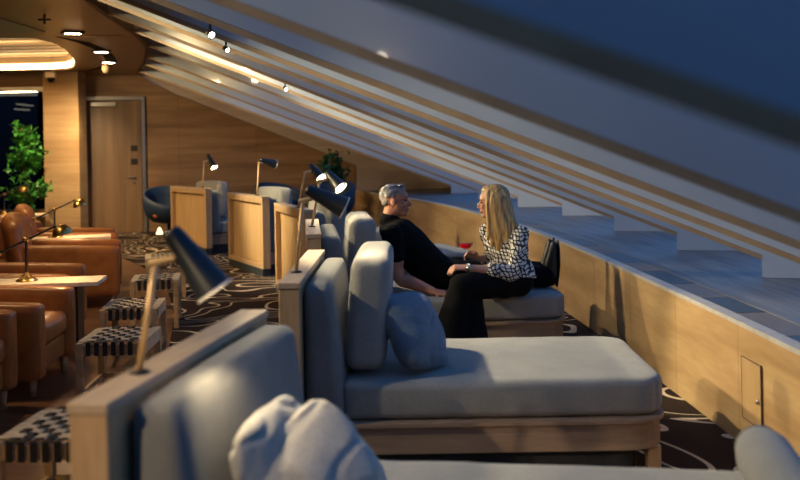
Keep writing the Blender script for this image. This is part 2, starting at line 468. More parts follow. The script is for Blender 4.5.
# sloping window fins
tilt = math.atan2(2.01, 4.9)
def fin(i, F, label=None):
    fx, fy, tx, ty = F
    f0 = V((fx, fy, 0)); d = V((tx-fx, ty-fy, 0)); L = d.length; d.normalize()
    side = V((-d.y, d.x, 0))*.05
    sl = (ZC-.69)/L
    def pt(o, z): return f0 + d*o + V((0,0,z))
    def zb(o): return .69-(.014 if i == 10 else 0)+sl*o
    o_t = L+.03
    e = .032; b_ = .193; g = .056
    if i == 10: e, g = .038, .105
    root = empty('trim_%d' % (i+4), f0+V((0,0,.576))); root['kind'] = 'structure'
    inv = -root.location
    def mk(name, pts, mat, grow=0):
        s = side*(1+grow)
        bm = PP([p+inv-s/2 for p in pts], s); return link(name, bm, mat, root)
    def low(z_off): return -(zb(0)+z_off-.577)/sl      # outward distance at which the line meets the ledge
    mk('fin_body', [pt(0,.577), pt(0,zb(0)+e), pt(o_t,zb(o_t)+e), pt(o_t,zb(o_t)+e+b_), pt(low(e+b_),.577)], M['fin'])
    mk('wood_strip', [pt(.0,zb(0)), pt(o_t,zb(o_t)), pt(o_t,zb(o_t)+e-.001), pt(0,zb(0)+e-.001)], M['fin_strip'], .08)
    mk('gasket', [pt(low(e+b_)+.02,.577+.01), pt(o_t,zb(o_t)+e+b_+.001), pt(o_t,zb(o_t)+e+b_+g), pt(low(e+b_+g),.577)], M['gasket'], -.2)
    return zb, d, L, f0, low
info = [fin(i, F) for i, F in enumerate(FINS)]
TOT = .032+.193+.06
def gpt(k, o, extra=0):
    zb, d, L, f0, low = info[k]
    return f0+d*o+V((0,0,zb(o)+TOT+extra))
for k in range(len(FINS)-1):
    a0, a1 = info[k][4](TOT), info[k][2]+.05
    b0, b1 = info[k+1][4](TOT), info[k+1][2]+.05
    bm = bmesh.new()
    q = [gpt(k, a0), gpt(k+1, b0), gpt(k+1, b1), gpt(k, a1)]
    vs = [bm.verts.new(p) for p in q] + [bm.verts.new(p+V((0,0,.012))) for p in q]
    for f in ((0,1,2,3),(7,6,5,4),(0,4,5,1),(1,5,6,2),(2,6,7,3),(3,7,4,0)): bm.faces.new([vs[j] for j in f])
    bmesh.ops.recalc_face_normals(bm, faces=bm.faces)
    struct(link('window_%d' % (k+1), bm, M['glass']))
# solid end panel between the last fin and the far wall
def slab(name, q, th, mat):
    bm = bmesh.new(); vs = [bm.verts.new(p) for p in q] + [bm.verts.new(p+V((0,0,th))) for p in q]
    for f in ((0,1,2,3),(7,6,5,4),(0,4,5,1),(1,5,6,2),(2,6,7,3),(3,7,4,0)): bm.faces.new([vs[j] for j in f])
    bmesh.ops.recalc_face_normals(bm, faces=bm.faces); return struct(link(name, bm, mat))
lo = gpt(0, info[0][4](TOT)); hi = gpt(0, info[0][2]+.15)
dv = V((-.5,2.6,0))
slab('ceiling.020', [lo, lo+dv, hi+dv, hi], .03, M['bulkhead'])
# fascia closing the ceiling edge against the glass
for k in range(len(FINS)-1):
    p = V((FINS[k][2]-.02, FINS[k][3], ZC-.0)); q = V((FINS[k+1][2]-.02, FINS[k+1][3], ZC))
    bm = PP([p, q, q+V((0,0,.34)), p+V((0,0,.34))], (-.03,0,0)); struct(link('trim_%d' % (k+30), bm, M['ceil']))
# upper veneered strip of the slope between the fins, next to the ceiling
for k in range(len(FINS)-1):
    La, Lb = info[k][2], info[k+1][2]
    q = [gpt(k, La-1.25, -.02), gpt(k+1, Lb-1.25, -.02), gpt(k+1, Lb+.1, -.02), gpt(k, La+.1, -.02)]
    bm = bmesh.new(); vs = [bm.verts.new(p-V((0,0,.03))) for p in q] + [bm.verts.new(p) for p in q]
    for f in ((0,1,2,3),(7,6,5,4),(0,4,5,1),(1,5,6,2),(2,6,7,3),(3,7,4,0)): bm.faces.new([vs[j] for j in f])
    bmesh.ops.recalc_face_normals(bm, faces=bm.faces)
    struct(link('ceiling.%03d' % (k+1), bm, M['ceil']))

# ceiling with a recessed, lit slatted cove
edge = [V((F[2]-.03, F[3], 0)) for F in FINS]
hole = [V(p) for p in ((-11,10.9,0),(-4.5,10.9,0),(-4.0,11.0,0),(-3.98,11.6,0),(-4.12,12.4,0),(-4.42,13.6,0),(-4.72,14.6,0),(-4.98,15.3,0),(-5.2,15.65,0),(-5.5,15.8,0),(-11,15.8,0))]
def ring_smooth(p): return p
outer = [V((-11,YB-.3,0))] + [V((-2.45,YB-.3,0))] + [e for e in reversed(edge)] + [V((-4.45,18.6,0)), V((-11,18.6,0))]
bm = bmesh.new()
# one polygon with the recess cut in from the left wall
poly = outer + [V((-11,15.8,0))] + [hole[i] for i in range(len(hole)-2, 0, -1)] + [V((-11,10.9,0))]
poly_prism(bm, [p+V((0,0,ZC)) for p in poly], (0,0,.06))
bmesh.ops.triangulate(bm, faces=[f for f in bm.faces if len(f.verts) > 4])
ce = struct(link('ceiling', bm, M['ceil']))
inner = hole[1:-1]
# recess side (lit reveal) and slatted lid
bm = bmesh.new()
c = V((-6.5,13.4,0))
for i in range(len(hole)-1):
    a, b_ = hole[i], hole[i+1]
    vs = [bm.verts.new(a+V((0,0,ZC+.001))), bm.verts.new(b_+V((0,0,ZC+.001))), bm.verts.new(b_+V((0,0,ZC+.30))), bm.verts.new(a+V((0,0,ZC+.30)))]
    bm.faces.new(vs)
link('cove_reveal', bm, M['ceil_slat'], ce)
bm = bmesh.new()
for i in range(len(hole)-1):
    a, b_ = hole[i], hole[i+1]; ia, ib = a+(c-a)*.006, b_+(c-b_)*.006
    vs = [bm.verts.new(ia+V((0,0,ZC+.03))), bm.verts.new(ib+V((0,0,ZC+.03))), bm.verts.new(ib+V((0,0,ZC+.12))), bm.verts.new(ia+V((0,0,ZC+.12)))]
    bm.faces.new(vs)
link('cove_light_strip', bm, M['led'], ce)
bm = BX(-11,-3.7,10.7,16.2,ZC+.30,ZC+.36)
link('cove_lid', bm, M['ceil'], ce)
bm = bmesh.new()
y = 11.05
while y < 15.75:
    xr = max(-11, interp([(10.9,-4.0),(11.6,-3.98),(12.4,-4.12),(13.6,-4.42),(14.6,-4.72),(15.3,-4.98),(15.65,-5.2),(15.8,-5.5)], y)-.06)
    box(bm, -11, xr, y, y+.24, ZC+.22, ZC+.298); y += .44
link('cove_slats', bm, M['ceil_slat'], ce)
# black curved slot in the ceiling around the cove's end
bm = bmesh.new(); sl = [(-3.73,10.85),(-3.70,11.5),(-3.74,12.2),(-3.90,13.2),(-4.2,14.4),(-4.55,15.2),(-4.95,15.85)]
a = [bm.verts.new((x, y, ZC-.002)) for x, y in sl]; b_ = [bm.verts.new((x+(.14 if i not in (0, 6) else .06), y+.03, ZC-.002)) for i, (x, y) in enumerate(sl)]
for i in range(len(sl)-1): bm.faces.new((a[i], b_[i], b_[i+1], a[i+1]))
link('air_slot', bm, M['gasket'], ce)

# far wall of horizontal veneer, sloping top under the glass; grey bulkhead beyond
def FW(x): return 17.0+(x+5.1)*.328
def wallpoly(name, pts, mat, th=.12):
    p = [(x, FW(x), z) for x, z in pts]
    bm = bmesh.new(); poly_prism(bm, p, V((-.31,.95,0))*th)
    L = bm.loops.layers.uv.new('UVMap')
    for f in bm.faces:
        for l in f.loops: l[L].uv = (l.vert.co.x*1.052, l.vert.co.z)
    return struct(link(name, bm, mat))
wallpoly('wall_far', [(-5.8,0),(-.83,0),(-.83,1.05),(-3.95,2.40),(-4.5,2.72),(-5.8,2.72)], M['wall_wood'])
p = [(x, FW(x)+.015, z) for x, z in [(-.828,0),(3.2,0),(3.2,.5),(2.2,.7),(1.4,.98),(-4.49,3.0),(-4.49,2.73),(-3.95,2.41),(-.828,1.055)]]
bm = PP(p, V((-.31,.95,0))*.12)
struct(link('wall_far.001', bm, M['bulkhead']))
struct(link('wall_left', BX(-9.2,-9.0,YB-.3,18.6,0,ZC+.4), M['wall_wood']))
struct(link('wall_back', BX(-9,3.5,YB-.3,YB-.1,0,3), M['wall_wood']))

# door in the far wall, steel frame
dd = V((1,.328,0)).normalized(); nn = V((.328,-1,0)).normalized()
ang = math.atan2(dd.y, dd.x)
dx = -5.34
dr = empty('door_1', (dx, FW(dx)-.02, 0), ang); dr['kind'] = 'structure'
W = .96
def D(name, a, mat, parent=dr, bev=.004):
    return link(name, BX(*a, bev=bev, seg=1), mat, parent)
D('door_leaf', (.045,W-.02,-.03,.0,.01,2.27), M['door'])
for a in ((-.02,.043,-.06,.0,.005,2.34),(W-.018,W+.045,-.06,.0,.005,2.34)): D('door_frame', a, M['steel'])
D('door_frame', (.0431,W-.0181,-.06,.0,2.275,2.34), M['steel'])
D('door_closer', (.12,.52,-.10,-.031,2.17,2.24), M['steel'])
for z in (1.40,1.17): D('card_reader', (.76,.87,-.045,-.031,z,z+.10), M['black'])
h = D('door_handle', (.80,.83,-.08,-.031,.94,.97), M['steel']); 
D('lever', (.69,.80,-.08,-.065,.945,.965), M['steel'], h)
D('lock', (.79,.83,-.045,-.031,.84,.88), M['steel'])
# column and dark interior window at the left
struct(link('wall_left.001', BX(-5.68,-5.12,15.95,16.35,0,ZC), wood('column_veneer', (.33,.20,.09), (.48,.32,.16), (.3,.3,3.2), 2.2, .5)))
struct(link('wall_left.002', BX(-9,-5.69,16.0,16.2,2.47,ZC), M['wall_wood']))
struct(link('wall_left.003', BX(-9,-5.69,16.0,16.2,0,.5), M['wall_wood']))
w = empty('window_20', (-7.3,16.0,.5)); w['kind'] = 'structure'
link('window_frame', BX(-1.69,1.6,.0,.06,1.90,1.968), M['steel'], w)
link('glass_pane', BX(-1.69,1.6,.08,.09,.002,1.89), M['dark_glass'], w)
link('mullion', BX(-.42,-.36,.0,.07,.002,1.895), M['black'], w)
# side wall closing the space beyond that window

struct(link('wall_left.005', BX(-5.86,-5.80,16.21,17.89,0,2.7), M['wall_wood']))
# downlights, camera dome, sprinkler
def downlight(x, y, r=.055):
    o = empty('ceiling_downlight', (x, y, ZC))
    bm = bmesh.new(); lathe(bm, [(r*1.5,-.001),(r*1.5,-.012),(r,-.014),(r,-.001)], seg=20); link('trim_ring', bm, M['black'], o)
    bm = bmesh.new(); lathe(bm, [(r*.95,-.004),(r*.95,-.012),(.001,-.013)], seg=20); link('lens', bm, M['spot_face'], o)
    return o
def bar_light(x, y, rz, L=.34):
    o = empty('linear_ceiling_light', (x, y, ZC), rz)
    link('housing', BX(-L/2-.03,L/2+.03,-.07,.07,-.022,-.001), M['black'], o)
    link('lens', BX(-L/2,L/2,-.035,.035,-.026,-.0221), M['spot_face'], o)
    return o
LBL = ['largest of the slim lit ceiling lights, nearest the lit cove tip', 'middle of the three slim lit ceiling lights above the door', 'smallest slim lit ceiling light, just above the round ceiling spot']
for (px, py, L), lb in zip(((75,31,.15),(103,50.5,.15),(110,61.5,.15)), LBL):
    s = (146-py)/1.2; y = 1000/s; x = (px-400)/s
    tag(bar_light(x, y, .6, L), lb, 'light', 'slim ceiling lights')
tag(bar_light(-4.15, 7.75, .1, .3), 'bright slim ceiling light at the very top left corner', 'light', 'slim ceiling lights')
def hang(name, px, py, build, label, cat):
    s = (146-py)/1.2; o = empty(name, ((px-400)/s, 1000/s, ZC)); build(o); return tag(o, label, cat)
def b1(o):
    bm = bmesh.new(); lathe(bm, [(.012,-.002),(.012,-.03),(.05,-.035),(.05,-.10),(.035,-.14),(.001,-.15)], seg=16); link('housing', bm, M['ceil_slat'], o)
hang('round_ceiling_spot', 107, 63, b1, 'round brown ceiling spot below the three slim lights', 'light')
def b2(o):
    bm = bmesh.new(); tube(bm, [(0,0,-.002),(0,0,-.09)], [.012,.012], 10, round_ends=False); tube(bm, [(-.05,0,-.05),(.05,0,-.05)], [.01,.01], 8); link('sprinkler_head', bm, M['black'], o)
hang('ceiling_sprinkler', 47, 13, b2, 'small dark sprinkler hanging from the brown ceiling at upper left', 'sprinkler')
def b3(o):
    link('base', BX(-.08,.08,-.1,.0,-.10,-.002,bev=.01), M['table_top'], o)
    bm = bmesh.new(); ell(bm, (0,-.05,-.12), (.055,.055,.055)); link('dome', bm, M['black'], o, True)
s = 62.7; o = empty('security_camera', (-5.53, 15.949, 2.70)); b3(o); tag(o, 'beige security camera with black dome on top of the wooden column', 'camera')
bm = bmesh.new(); box(bm, -.3,.3,-.03,.03,-.008,-.001); o = link('ceiling_air_vent', bm, M['ceil_slat'], None, loc=(-3.3,10.9,ZC)); tag(o, 'thin flush slot vent in the ceiling beside the black curve', 'vent')
bm = bmesh.new(); box(bm, -.5,.5,-.6,.6,-.012,-.001); o = link('ceiling_hatch', bm, M['grille2'], None, loc=(-3.9,9.2,ZC)); o.location = (-4.15,9.75,ZC); tag(o, 'dark ceiling hatch at the upper left, in front of the lit cove', 'hatch')

# access panel in the parapet
def on_par(y, off=-.006):
    p = V((par(y), y)); q = V((par(y+.05), y+.05)); t = (q-p).normalized(); n = V((t.y, -t.x))
    return V((p.x+n.x*off, p.y+n.y*off, 0)), math.atan2(t.y, t.x)
p, a = on_par(4.66)
ap = empty('access_panel', p, a)
link('panel', BX(-.11,.11,-.0,.005,.15,.435), M['panel_wood'], ap)
bm = bmesh.new()
for bx in ((-.116,-.111,-.001,.006,.145,.44),(.111,.116,-.001,.006,.145,.44),(-.1108,.1108,-.001,.006,.436,.44),(-.1108,.1108,-.001,.006,.145,.149)): box(bm, *bx)
link('joint', bm, M['bark'], ap)
bm = bmesh.new(); lathe(bm, [(.011,-.004),(.011,.01),(.001,.011)], (-.09,.006,.27), 12, rot_to((0,1,0))); link('lock', bm, M['steel'], ap)
tag(ap, 'small upright access panel with a lock in the curved wooden wall', 'panel')

# ------------------------------------------------------------------ day beds
def plan_prism(bm, pts, z0, z1, bev=0):
    a = [bm.verts.new((x, y, z0)) for x, y in pts]; b_ = [bm.verts.new((x, y, z1)) for x, y in pts]
    f1 = bm.faces.new(list(reversed(a))); f2 = bm.faces.new(b_)
    for i in range(len(pts)):
        j = (i+1) % len(pts); bm.faces.new((a[i], a[j], b_[j], b_[i]))
    return f1, f2
def rounded(x0, x1, y0, y1, r, n=6):
    o = [(x0,y0)]
    for cx, cy, s in ((x1-r,y0+r,-pi/2),(x1-r,y1-r,0)):
        o += [(cx+r*cos(s+pi/2*k/n), cy+r*sin(s+pi/2*k/n)) for k in range(n+1)]
    return o+[(x0,y1)]
def make_bed():
    r = empty('day_bed', (0,0,0))
    # headboard: frame of boards, cap, fluted panel in its back
    bm = bmesh.new()
    for b4 in ((-.045,.045,-.64,-.58,.09,.872),(-.045,.045,.58,.64,.09,.872),(-.045,.045,-.579,.579,.09,.14),(-.045,.045,-.579,.579,.82,.872),(.022,.045,-.579,.579,.141,.819)):
        box(bm, *b4, bev=.003, seg=1)
    hb = link('headboard', bm, M['oak_frame'], r)
    link('headboard_cap', BX(-.049,.049,-.646,.646,.873,.90,bev=.003,seg=1), M['oak_cap'], hb)
    bm = bmesh.new(); n = 30
    for i in range(n):
        y = -.578+1.156*(i+.5)/n
        box(bm, .006,.021, y-.0135, y+.0135, .142, .818, bev=.006, seg=1)
    link('fluted_panel', bm, M['flute'], hb)
    link('headboard_foot', BX(-.045,.045,-.62,.62,.0045,.089), M['toe'], hb)
    bm = bmesh.new(); f1, f2 = plan_prism(bm, rounded(.052,1.655,-.53,.53,.16), .125, .245)
    link('plinth', bm, M['oak_plinth'], r)
    bm = bmesh.new(); plan_prism(bm, rounded(.052,1.672,-.55,.55,.17), .2455, .262); link('plinth_rim', bm, M['oak_plinth'], r)
    bm = bmesh.new(); plan_prism(bm, rounded(.052,1.55,-.45,.45,.1), .0045, .124); link('toe_kick', bm, M['toe'], r)
    for sy in (-1, 1): link('leg', BX(1.58,1.64,sy*.44-.03,sy*.44+.03,.0045,.124,bev=.004), M['oak_frame'], r)
    # mattress
    bm = bmesh.new(); h = (.728,.50,.081)
    def f(q):
        # round the outer corners in plan
        R = .14
        if q.x > h[0]-R and abs(q.y) > h[1]-R:
            c = V((h[0]-R, math.copysign(h[1]-R, q.y))); d = V((q.x, q.y))-c
            m = max(abs(d.x), abs(d.y))
            if d.length > 1e-6: d = d.normalized()*m; q.x, q.y = c.x+d.x, c.y+d.y
        q.z += .004*noise.noise(q*6) if q.z > 0 else 0
        return q
    rbox(bm, (.212+.728,0,.263+.083), h, .032, 26, .010, f)
    link('mattress', bm, M['fabric'], r, True)
    # back rest that fills the gap against the headboard
    bm = bmesh.new()
    def fb(q):
        t = (q.z+.3)/.6
        q.x -= .05*max(0,t)**1.5*(q.x+.085)/.17
        q.y += math.copysign(.01*(1-t), q.y)
        return q
    rbox(bm, (.136,0,.263+.307), (.085,.545,.300), .045, 16, .010, fb)
    link('back_rest', bm, M['fabric_dark'], r, True)
    return r
def make_cushion():
    bm = bmesh.new()
    rbox(bm, (0,0,.265), (.092,.42,.255), .055, 16, .010, lambda q: V((q.x+.02*(q.z/.26), q.y*(1-.03*(q.z/.26)), q.z+.006*noise.noise(q*5))))
    return link('back_cushion', bm, M['fabric'], None, True)
bed0 = make_bed(); cush0 = make_cushion()
BEDS = [(-.64,2.97,-9.2),(-.482,4.91,-.5),(-.635,7.13,5.5),(-1.02,9.4,19),(-1.80,11.72,27),(-2.95,14.0,34)]
bl = ['nearest grey day bed, its wooden headboard crossing the lower left corner',
      'long grey day bed in the middle foreground with a blue pillow on it',
      'grey day bed on which the man and the woman sit',
      'grey day bed with a fluted headboard, directly behind the couple and two black lamps',
      'grey day bed behind the middle one of the three fluted wooden panels',
      'farthest grey day bed, behind the leftmost fluted wooden panel']
cl = [None, 'tall grey cushion standing behind the blue pillow on the long foreground bed',
      'tall grey cushion the man in black leans his back on',
      'pale cushion standing on the bed just behind the couple\'s bed',
      'pale rounded cushion beside the middle fluted panel', 'pale cushion farthest left, behind the leftmost fluted panel']
def L2W(b, x, y, z=0):
    a = radians(b[2]); return V((b[0]+x*cos(a)-y*sin(a), b[1]+x*sin(a)+y*cos(a), z))
for i, b in enumerate(BEDS):
    o = bed0 if i == 0 else copy_tree(bed0)
    o.location = (b[0], b[1], 0); o.rotation_euler = (0,0,radians(b[2])); o.scale.x = (1.06,.985,1.03,1,1,1)[i]
    tag(o, bl[i], 'day bed', 'day beds along the sloping windows')
first = True
for i, b in enumerate(BEDS):
    if not cl[i]: continue
    c = cush0 if first else copy_tree(cush0); first = False
    c.location = L2W(b, .325, .03, .447); c.rotation_euler = (0,0,radians(b[2]))
    tag(c, cl[i], 'cushion', 'back cushions on the day beds')

# bolster on the foot of the nearest bed
bm = bmesh.new(); pts = [(0,-.44+.88*k/10,0) for k in range(11)]
tube(bm, pts, [.085 if 0 < k < 10 else .07 for k in range(11)], 24)
for v in bm.verts: v.co.z += .004*noise.noise(v.co*7)
bo = link('bolster', bm, M['fabric'], None, True, loc=L2W(BEDS[0],1.69,-.05,.525), rot=(0,0,radians(-9)))
for yy in (-.45,.45):
    bm = bmesh.new()
    lathe(bm, [(.068,-.003),(.072,0),(.068,.003)], (0,yy,0), 24, rot_to((0,1,0)))
    link('piping', bm, M['fabric_dark'], bo)
tag(bo, 'grey rounded bolster at the lower right, lying across the foot of the nearest bed', 'bolster')

# crumpled pillows
def pillow(name, w, h, t, mat, seed, loc, nrm, spin, yaw, label, group=None, n=48):
    bm = bmesh.new(); g = {}
    sd = V((seed*3.1, seed*1.7, 0))
    for s in (1, -1):
        for i in range(n+1):
            for j in range(n+1):
                u, v = -1+2*i/n, -1+2*j/n
                edge_ = max(abs(u), abs(v)) > .9999
                if s == -1 and edge_: g[(s,i,j)] = g[(1,i,j)]; continue
                pin = 1-.05*(1-u*u)-.10*abs(v)**3*u**4 ; pin2 = 1-.05*(1-v*v)-.10*abs(u)**3*v**4
                cr_ = 1-.10*(abs(u)*abs(v))**2; x = u*w/2*pin2*cr_; y = v*h/2*pin*cr_
                th = t/2*((1-abs(u)**2.4)*(1-abs(v)**2.4))**.55
                p = V((u*1.6, v*1.6, s*.3))+sd
                wr = noise.noise(p*.55)*.030 - max(0, .16-abs(noise.noise(V((p.x*.6+p.y*.3,p.y*1.0,p.z))+V((5,0,0)))))*(.045 if seed == 3 else .075) - max(0, .10-abs(noise.noise(V((p.x*1.2+p.y*.5,p.y*.6-p.x*.4,seed+4)))))*.03
                z = s*(th+wr*min(1, th/(t*.15)))
                z += .02*noise.noise(V((u*1.2,v*1.2,seed)))
                g[(s,i,j)] = bm.verts.new((x, y, z))
    for s in (1, -1):
        for i in range(n):
            for j in range(n):
                f = [g[(s,i,j)], g[(s,i+1,j)], g[(s,i+1,j+1)], g[(s,i,j+1)]]
                if s < 0: f.reverse()
                try: bm.faces.new(f)
                except ValueError: pass
    o = link(name, bm, mat, None, True, loc=loc); 
    q = Matrix.Rotation(yaw, 3, 'Z') @ V(nrm).to_track_quat('Z','Y').to_matrix() @ Matrix.Rotation(radians(spin), 3, 'Z')
    o.rotation_euler = q.to_euler()
    return tag(o, label, 'pillow', group)
b2_ = BEDS[1]
pillow('pillow', .42, .40, .17, M['pillow_blue'], 3, L2W(b2_,.545,-.24,.612), (.80,-.42,.46), -9, 0, 'crumpled blue-grey pillow leaning on the tall cushion of the long bed')
pillow('pillow', .44, .42, .13, M['pillow_light'], 2, L2W(BEDS[0],.35,-.27,.605), (.97,-.12,.16), 2, radians(-9), 'pale crumpled pillow, the one tucked behind, half hidden at the headboard', 'pale pillows on the nearest bed')
pillow('pillow', .38, .38, .15, M['pillow_light'], 5, L2W(BEDS[0],.47,-.27,.605), (.72,-.55,.42), 30, radians(-9), 'pale crumpled pillow in front, large at the lower edge of the picture', 'pale pillows on the nearest bed')

# ------------------------------------------------------------------ reading lamps
LIGHTS = []
def spot(name, loc, d, e, size=120, blend=.6, col=(1,.78,.46), r=.02):
    l = bpy.data.lights.new(name, 'SPOT'); l.energy = e; l.color = col; l.spot_size = radians(size); l.spot_blend = blend; l.shadow_soft_size = r
    o = bpy.data.objects.new(name, l); COL.objects.link(o); o.location = loc
    o.rotation_euler = V(d).to_track_quat('-Z', 'Y').to_euler(); return o
def reading_lamp(b, along, lean, d, label, head_len=.20, e=14, post=.29):
    root = empty('reading_lamp', L2W(b, -.005, along, .9005), radians(b[2]))
    bm = bmesh.new(); lathe(bm, [(.026,0),(.026,.006),(.001,.007)], seg=20); link('base', bm, M['black'], root)
    tp = V((lean[0], lean[1], post))
    d = V(d).normalized()
    link('post', TB([(0,0,.006), tp], [.0095,.0095], 12, round_ends=False), M['lamp_post'], root)
    piv = tp+V((.065,0,.012))
    link('arm', TB([tp-V((.012,0,.003)), piv], [.011,.011], 12), M['lamp_post'], root)
    hc = piv+V((.03,0,0))
    bm = bmesh.new(); lathe(bm, [(.016,-.012),(.02,0),(.016,.012)], piv+V((.004,0,0)), 14, rot_to((1,0,0))); link('knuckle', bm, M['black'], root)
    R = rot_to(d); st = hc-d*head_len*.45
    bm = bmesh.new()
    lathe(bm, [(.001,0),(.021,.002),(.025,.012),(.051,head_len-.002),(.053,head_len),(.049,head_len),(.023,.02),(.001,.016)], st, 28, R, caps=False)
    sh = link('lamp_shade', bm, [M['shade_black']], root)
    bm = bmesh.new(); lathe(bm, [(.0485,head_len-.001),(.047,head_len-.012),(.024,.03),(.001,.026)], st, 28, R, caps=False); link('shade_lining', bm, M['shade_in'], sh)
    bm = bmesh.new(); lathe(bm, [(.0475,head_len-.004),(.0525,head_len-.0035),(.0532,head_len+.002),(.0475,head_len+.0015),(.0475,head_len-.004)], st, 28, R, caps=False); link('rim', bm, M['shade_in'], sh)
    bm = bmesh.new(); ell(bm, st+d*(head_len-.035), (.033,.033,.033)); link('bulb', bm, M['bulb'], root, True)
    tag(root, label, 'lamp', 'reading lamps on the headboards')
    W = Matrix.Translation(root.location) @ Matrix.Rotation(radians(b[2]), 4, 'Z')
    pos = W @ (st+d*(head_len-.008)); dw = W.to_3x3() @ d
    spot('lamp_beam', pos, dw, e, 115, .5)
    return root
reading_lamp(BEDS[0], -.34, (.045,0.02), (.56,.06,-.80), 'large blurred black reading lamp on the nearest headboard', .20, 40)
reading_lamp(BEDS[1], -.31, (.035,.02), (.84,.10,-.44), 'black reading lamp with a dark post on the long bed\'s headboard, tilted right', .20, 26, .33)
reading_lamp(BEDS[2], -.06, (.06,.02), (.50,-.42,-.60), 'brightest reading lamp, behind the tilted black one, on the couple\'s headboard', .17, 22, .32)
reading_lamp(BEDS[3], -.25, (.07,.0), (.35,-.62,-.62), 'reading lamp with a lit bulb, on the third fluted panel beside the brightest lamp', .19, 22, .32)
reading_lamp(BEDS[4], -.36, (.03,.0), (.93,.22,-.28), 'reading lamp with black head pointing right on the middle fluted panel', .21, 14, .37)
reading_lamp(BEDS[5], -.45, (.03,.0), (.18,-.50,-.75), 'leftmost lit reading lamp of the headboards, on the leftmost fluted panel', .22, 20, .36)

# ------------------------------------------------------------------ leather armchairs, side tables, brass lamps, woven stools
def make_chair():
    r = empty('leather_armchair', (0,0,0))      # faces +x ; origin below the front edge, mid width
    for s in (-1, 1):
        bm = bmesh.new(); rbox(bm, (-.41,s*.335,.345), (.42,.065,.235), .028, 12, .004, lambda q: V((q.x, q.y, q.z+.02*(-q.x/.42)*(q.z > 0))))
        link('arm', bm, M['leather'], r, True)
    bm = bmesh.new(); rbox(bm, (-.36,0,.355), (.35,.265,.075), .045, 12, .018); link('seat', bm, M['leather'], r, True)
    bm = bmesh.new(); box(bm, -.74,-.03,-.265,.265,.13,.275,bev=.02); link('seat_base', bm, M['leather'], r)
    bm = bmesh.new()
    def fb(q):
        q.x -= .10*((q.z+.4)/.8); q.x += .05*(q.y/.38)**2
        if q.z > 0: q.z -= .05*(q.y/.38)**4
        return q
    rbox(bm, (-.88,0,.51), (.08,.385,.36), .07, 14, .02, fb); link('backrest', bm, M['leather'], r, True)
    for x, y in ((-.06,-.33),(-.06,.33),(-.82,-.33),(-.82,.33)):
        bm = bmesh.new(); tube(bm, [(x,y,.0), (x,y,.12)], [.018,.03], 4, round_ends=False); link('leg', bm, M['stool_wood'], r)
    return r
ch0 = make_chair()
CH = [(-2.24,5.42,2,'cognac leather armchair cut by the left edge of the picture, nearest of all'),
      (-2.19,6.33,3,'cognac leather armchair at left whose pale wooden front foot shows'),
      (-2.50,7.66,8,'cognac leather armchair just behind the near cream side table'),
      (-2.74,9.68,14,'cognac leather armchair with a broad side panel beside the farther stools'),
      (-3.18,11.1,18,'cognac leather armchair just behind the middle cream side table'),
      (-4.75,13.05,26,'farthest cognac leather armchair, in front of the leafy tree')]
for i, (x, y, a, lb) in enumerate(CH):
    o = ch0 if i == 0 else copy_tree(ch0)
    o.location = (x, y, 0.0); o.rotation_euler = (0,0,radians(a)); tag(o, lb, 'armchair', 'cognac leather armchairs at the left')
def make_table():
    r = empty('side_table', (0,0,0))
    link('table_top', BX(-.78,0,-.17,.17,.545,.575,bev=.004), M['table_top'], r)
    for x in (-.66,-.16): link('leg', BX(x-.012,x+.012,-.10,.10,.0,.544,bev=.003), M['black'], r)
    return r
tb0 = make_table()
TBL = [(-2.10,6.99,6,'near cream-topped side table between two leather armchairs'),
       (-3.02,10.38,16,'middle cream-topped side table between leather armchairs'),
       (-4.95,13.95,27,'farthest cream-topped side table near the leafy tree')]
def make_brass_lamp():
    r = empty('brass_table_lamp', (0,0,0))
    bm = bmesh.new(); lathe(bm, [(.075,0),(.075,.006),(.05,.02),(.022,.045),(.010,.06),(.001,.062)], seg=24); link('base', bm, M['brass'], r)
    link('post', TB([(0,0,.055),(0,0,.30)], [.010,.010], 10), M['black'], r)
    link('arm', TB([(-.20,0,.19),(.205,0,.375)], [.0085,.0085], 10), M['black'], r)
    bm = bmesh.new(); lathe(bm, [(.012,.0),(.03,.012),(.012,.03)], (0,.0,.275), 12); link('joint', bm, M['brass'], r)
    bm = bmesh.new(); ell(bm, (-.20,0,.19), (.028,.02,.02)); link('counterweight', bm, M['brass'], r, True)
    R = rot_to((-.25,0,1))
    bm = bmesh.new(); lathe(bm, [(.070,-.045),(.068,-.03),(.060,-.005),(.042,.018),(.018,.030),(.001,.032)], (.245,0,.355), 24, R, caps=False)
    lathe(bm, [(.066,-.044),(.058,-.006),(.04,.012),(.001,.024)], (.245,0,.355), 24, R, caps=False)
    link('lamp_shade', bm, M['brass'], r)
    bm = bmesh.new(); ell(bm, (.25,0,.345), (.02,.02,.02)); link('bulb', bm, M['bulb'], r, True)
    return r
bl0 = make_brass_lamp()
LL = ['brass table lamp on the near cream side table, its dome hanging low', 'brass table lamp on the middle side table, dome in front of the wooden column', 'farthest brass table lamp with a lit bulb, in front of the leafy tree']
for i, (x, y, a, lb) in enumerate(TBL):
    o = tb0 if i == 0 else copy_tree(tb0)
    o.location = (x, y, 0); o.rotation_euler = (0,0,radians(a)); tag(o, lb, 'side table', 'cream side tables')
    q = bl0 if i == 0 else copy_tree(bl0)
    p = L2W((x, y, a), (-.51,-.55,-.55)[i], 0, .5755)
    q.location = p; q.rotation_euler = (0,0,radians((0,10,20)[i])); tag(q, LL[i], 'lamp', 'brass table lamps')
    spot('table_lamp_beam', q.matrix_world @ V((0,0,0)) + p + V((.25,0,.30)), (0.1,0,-1), 9, 150, .5, (1,.6,.28), .03)
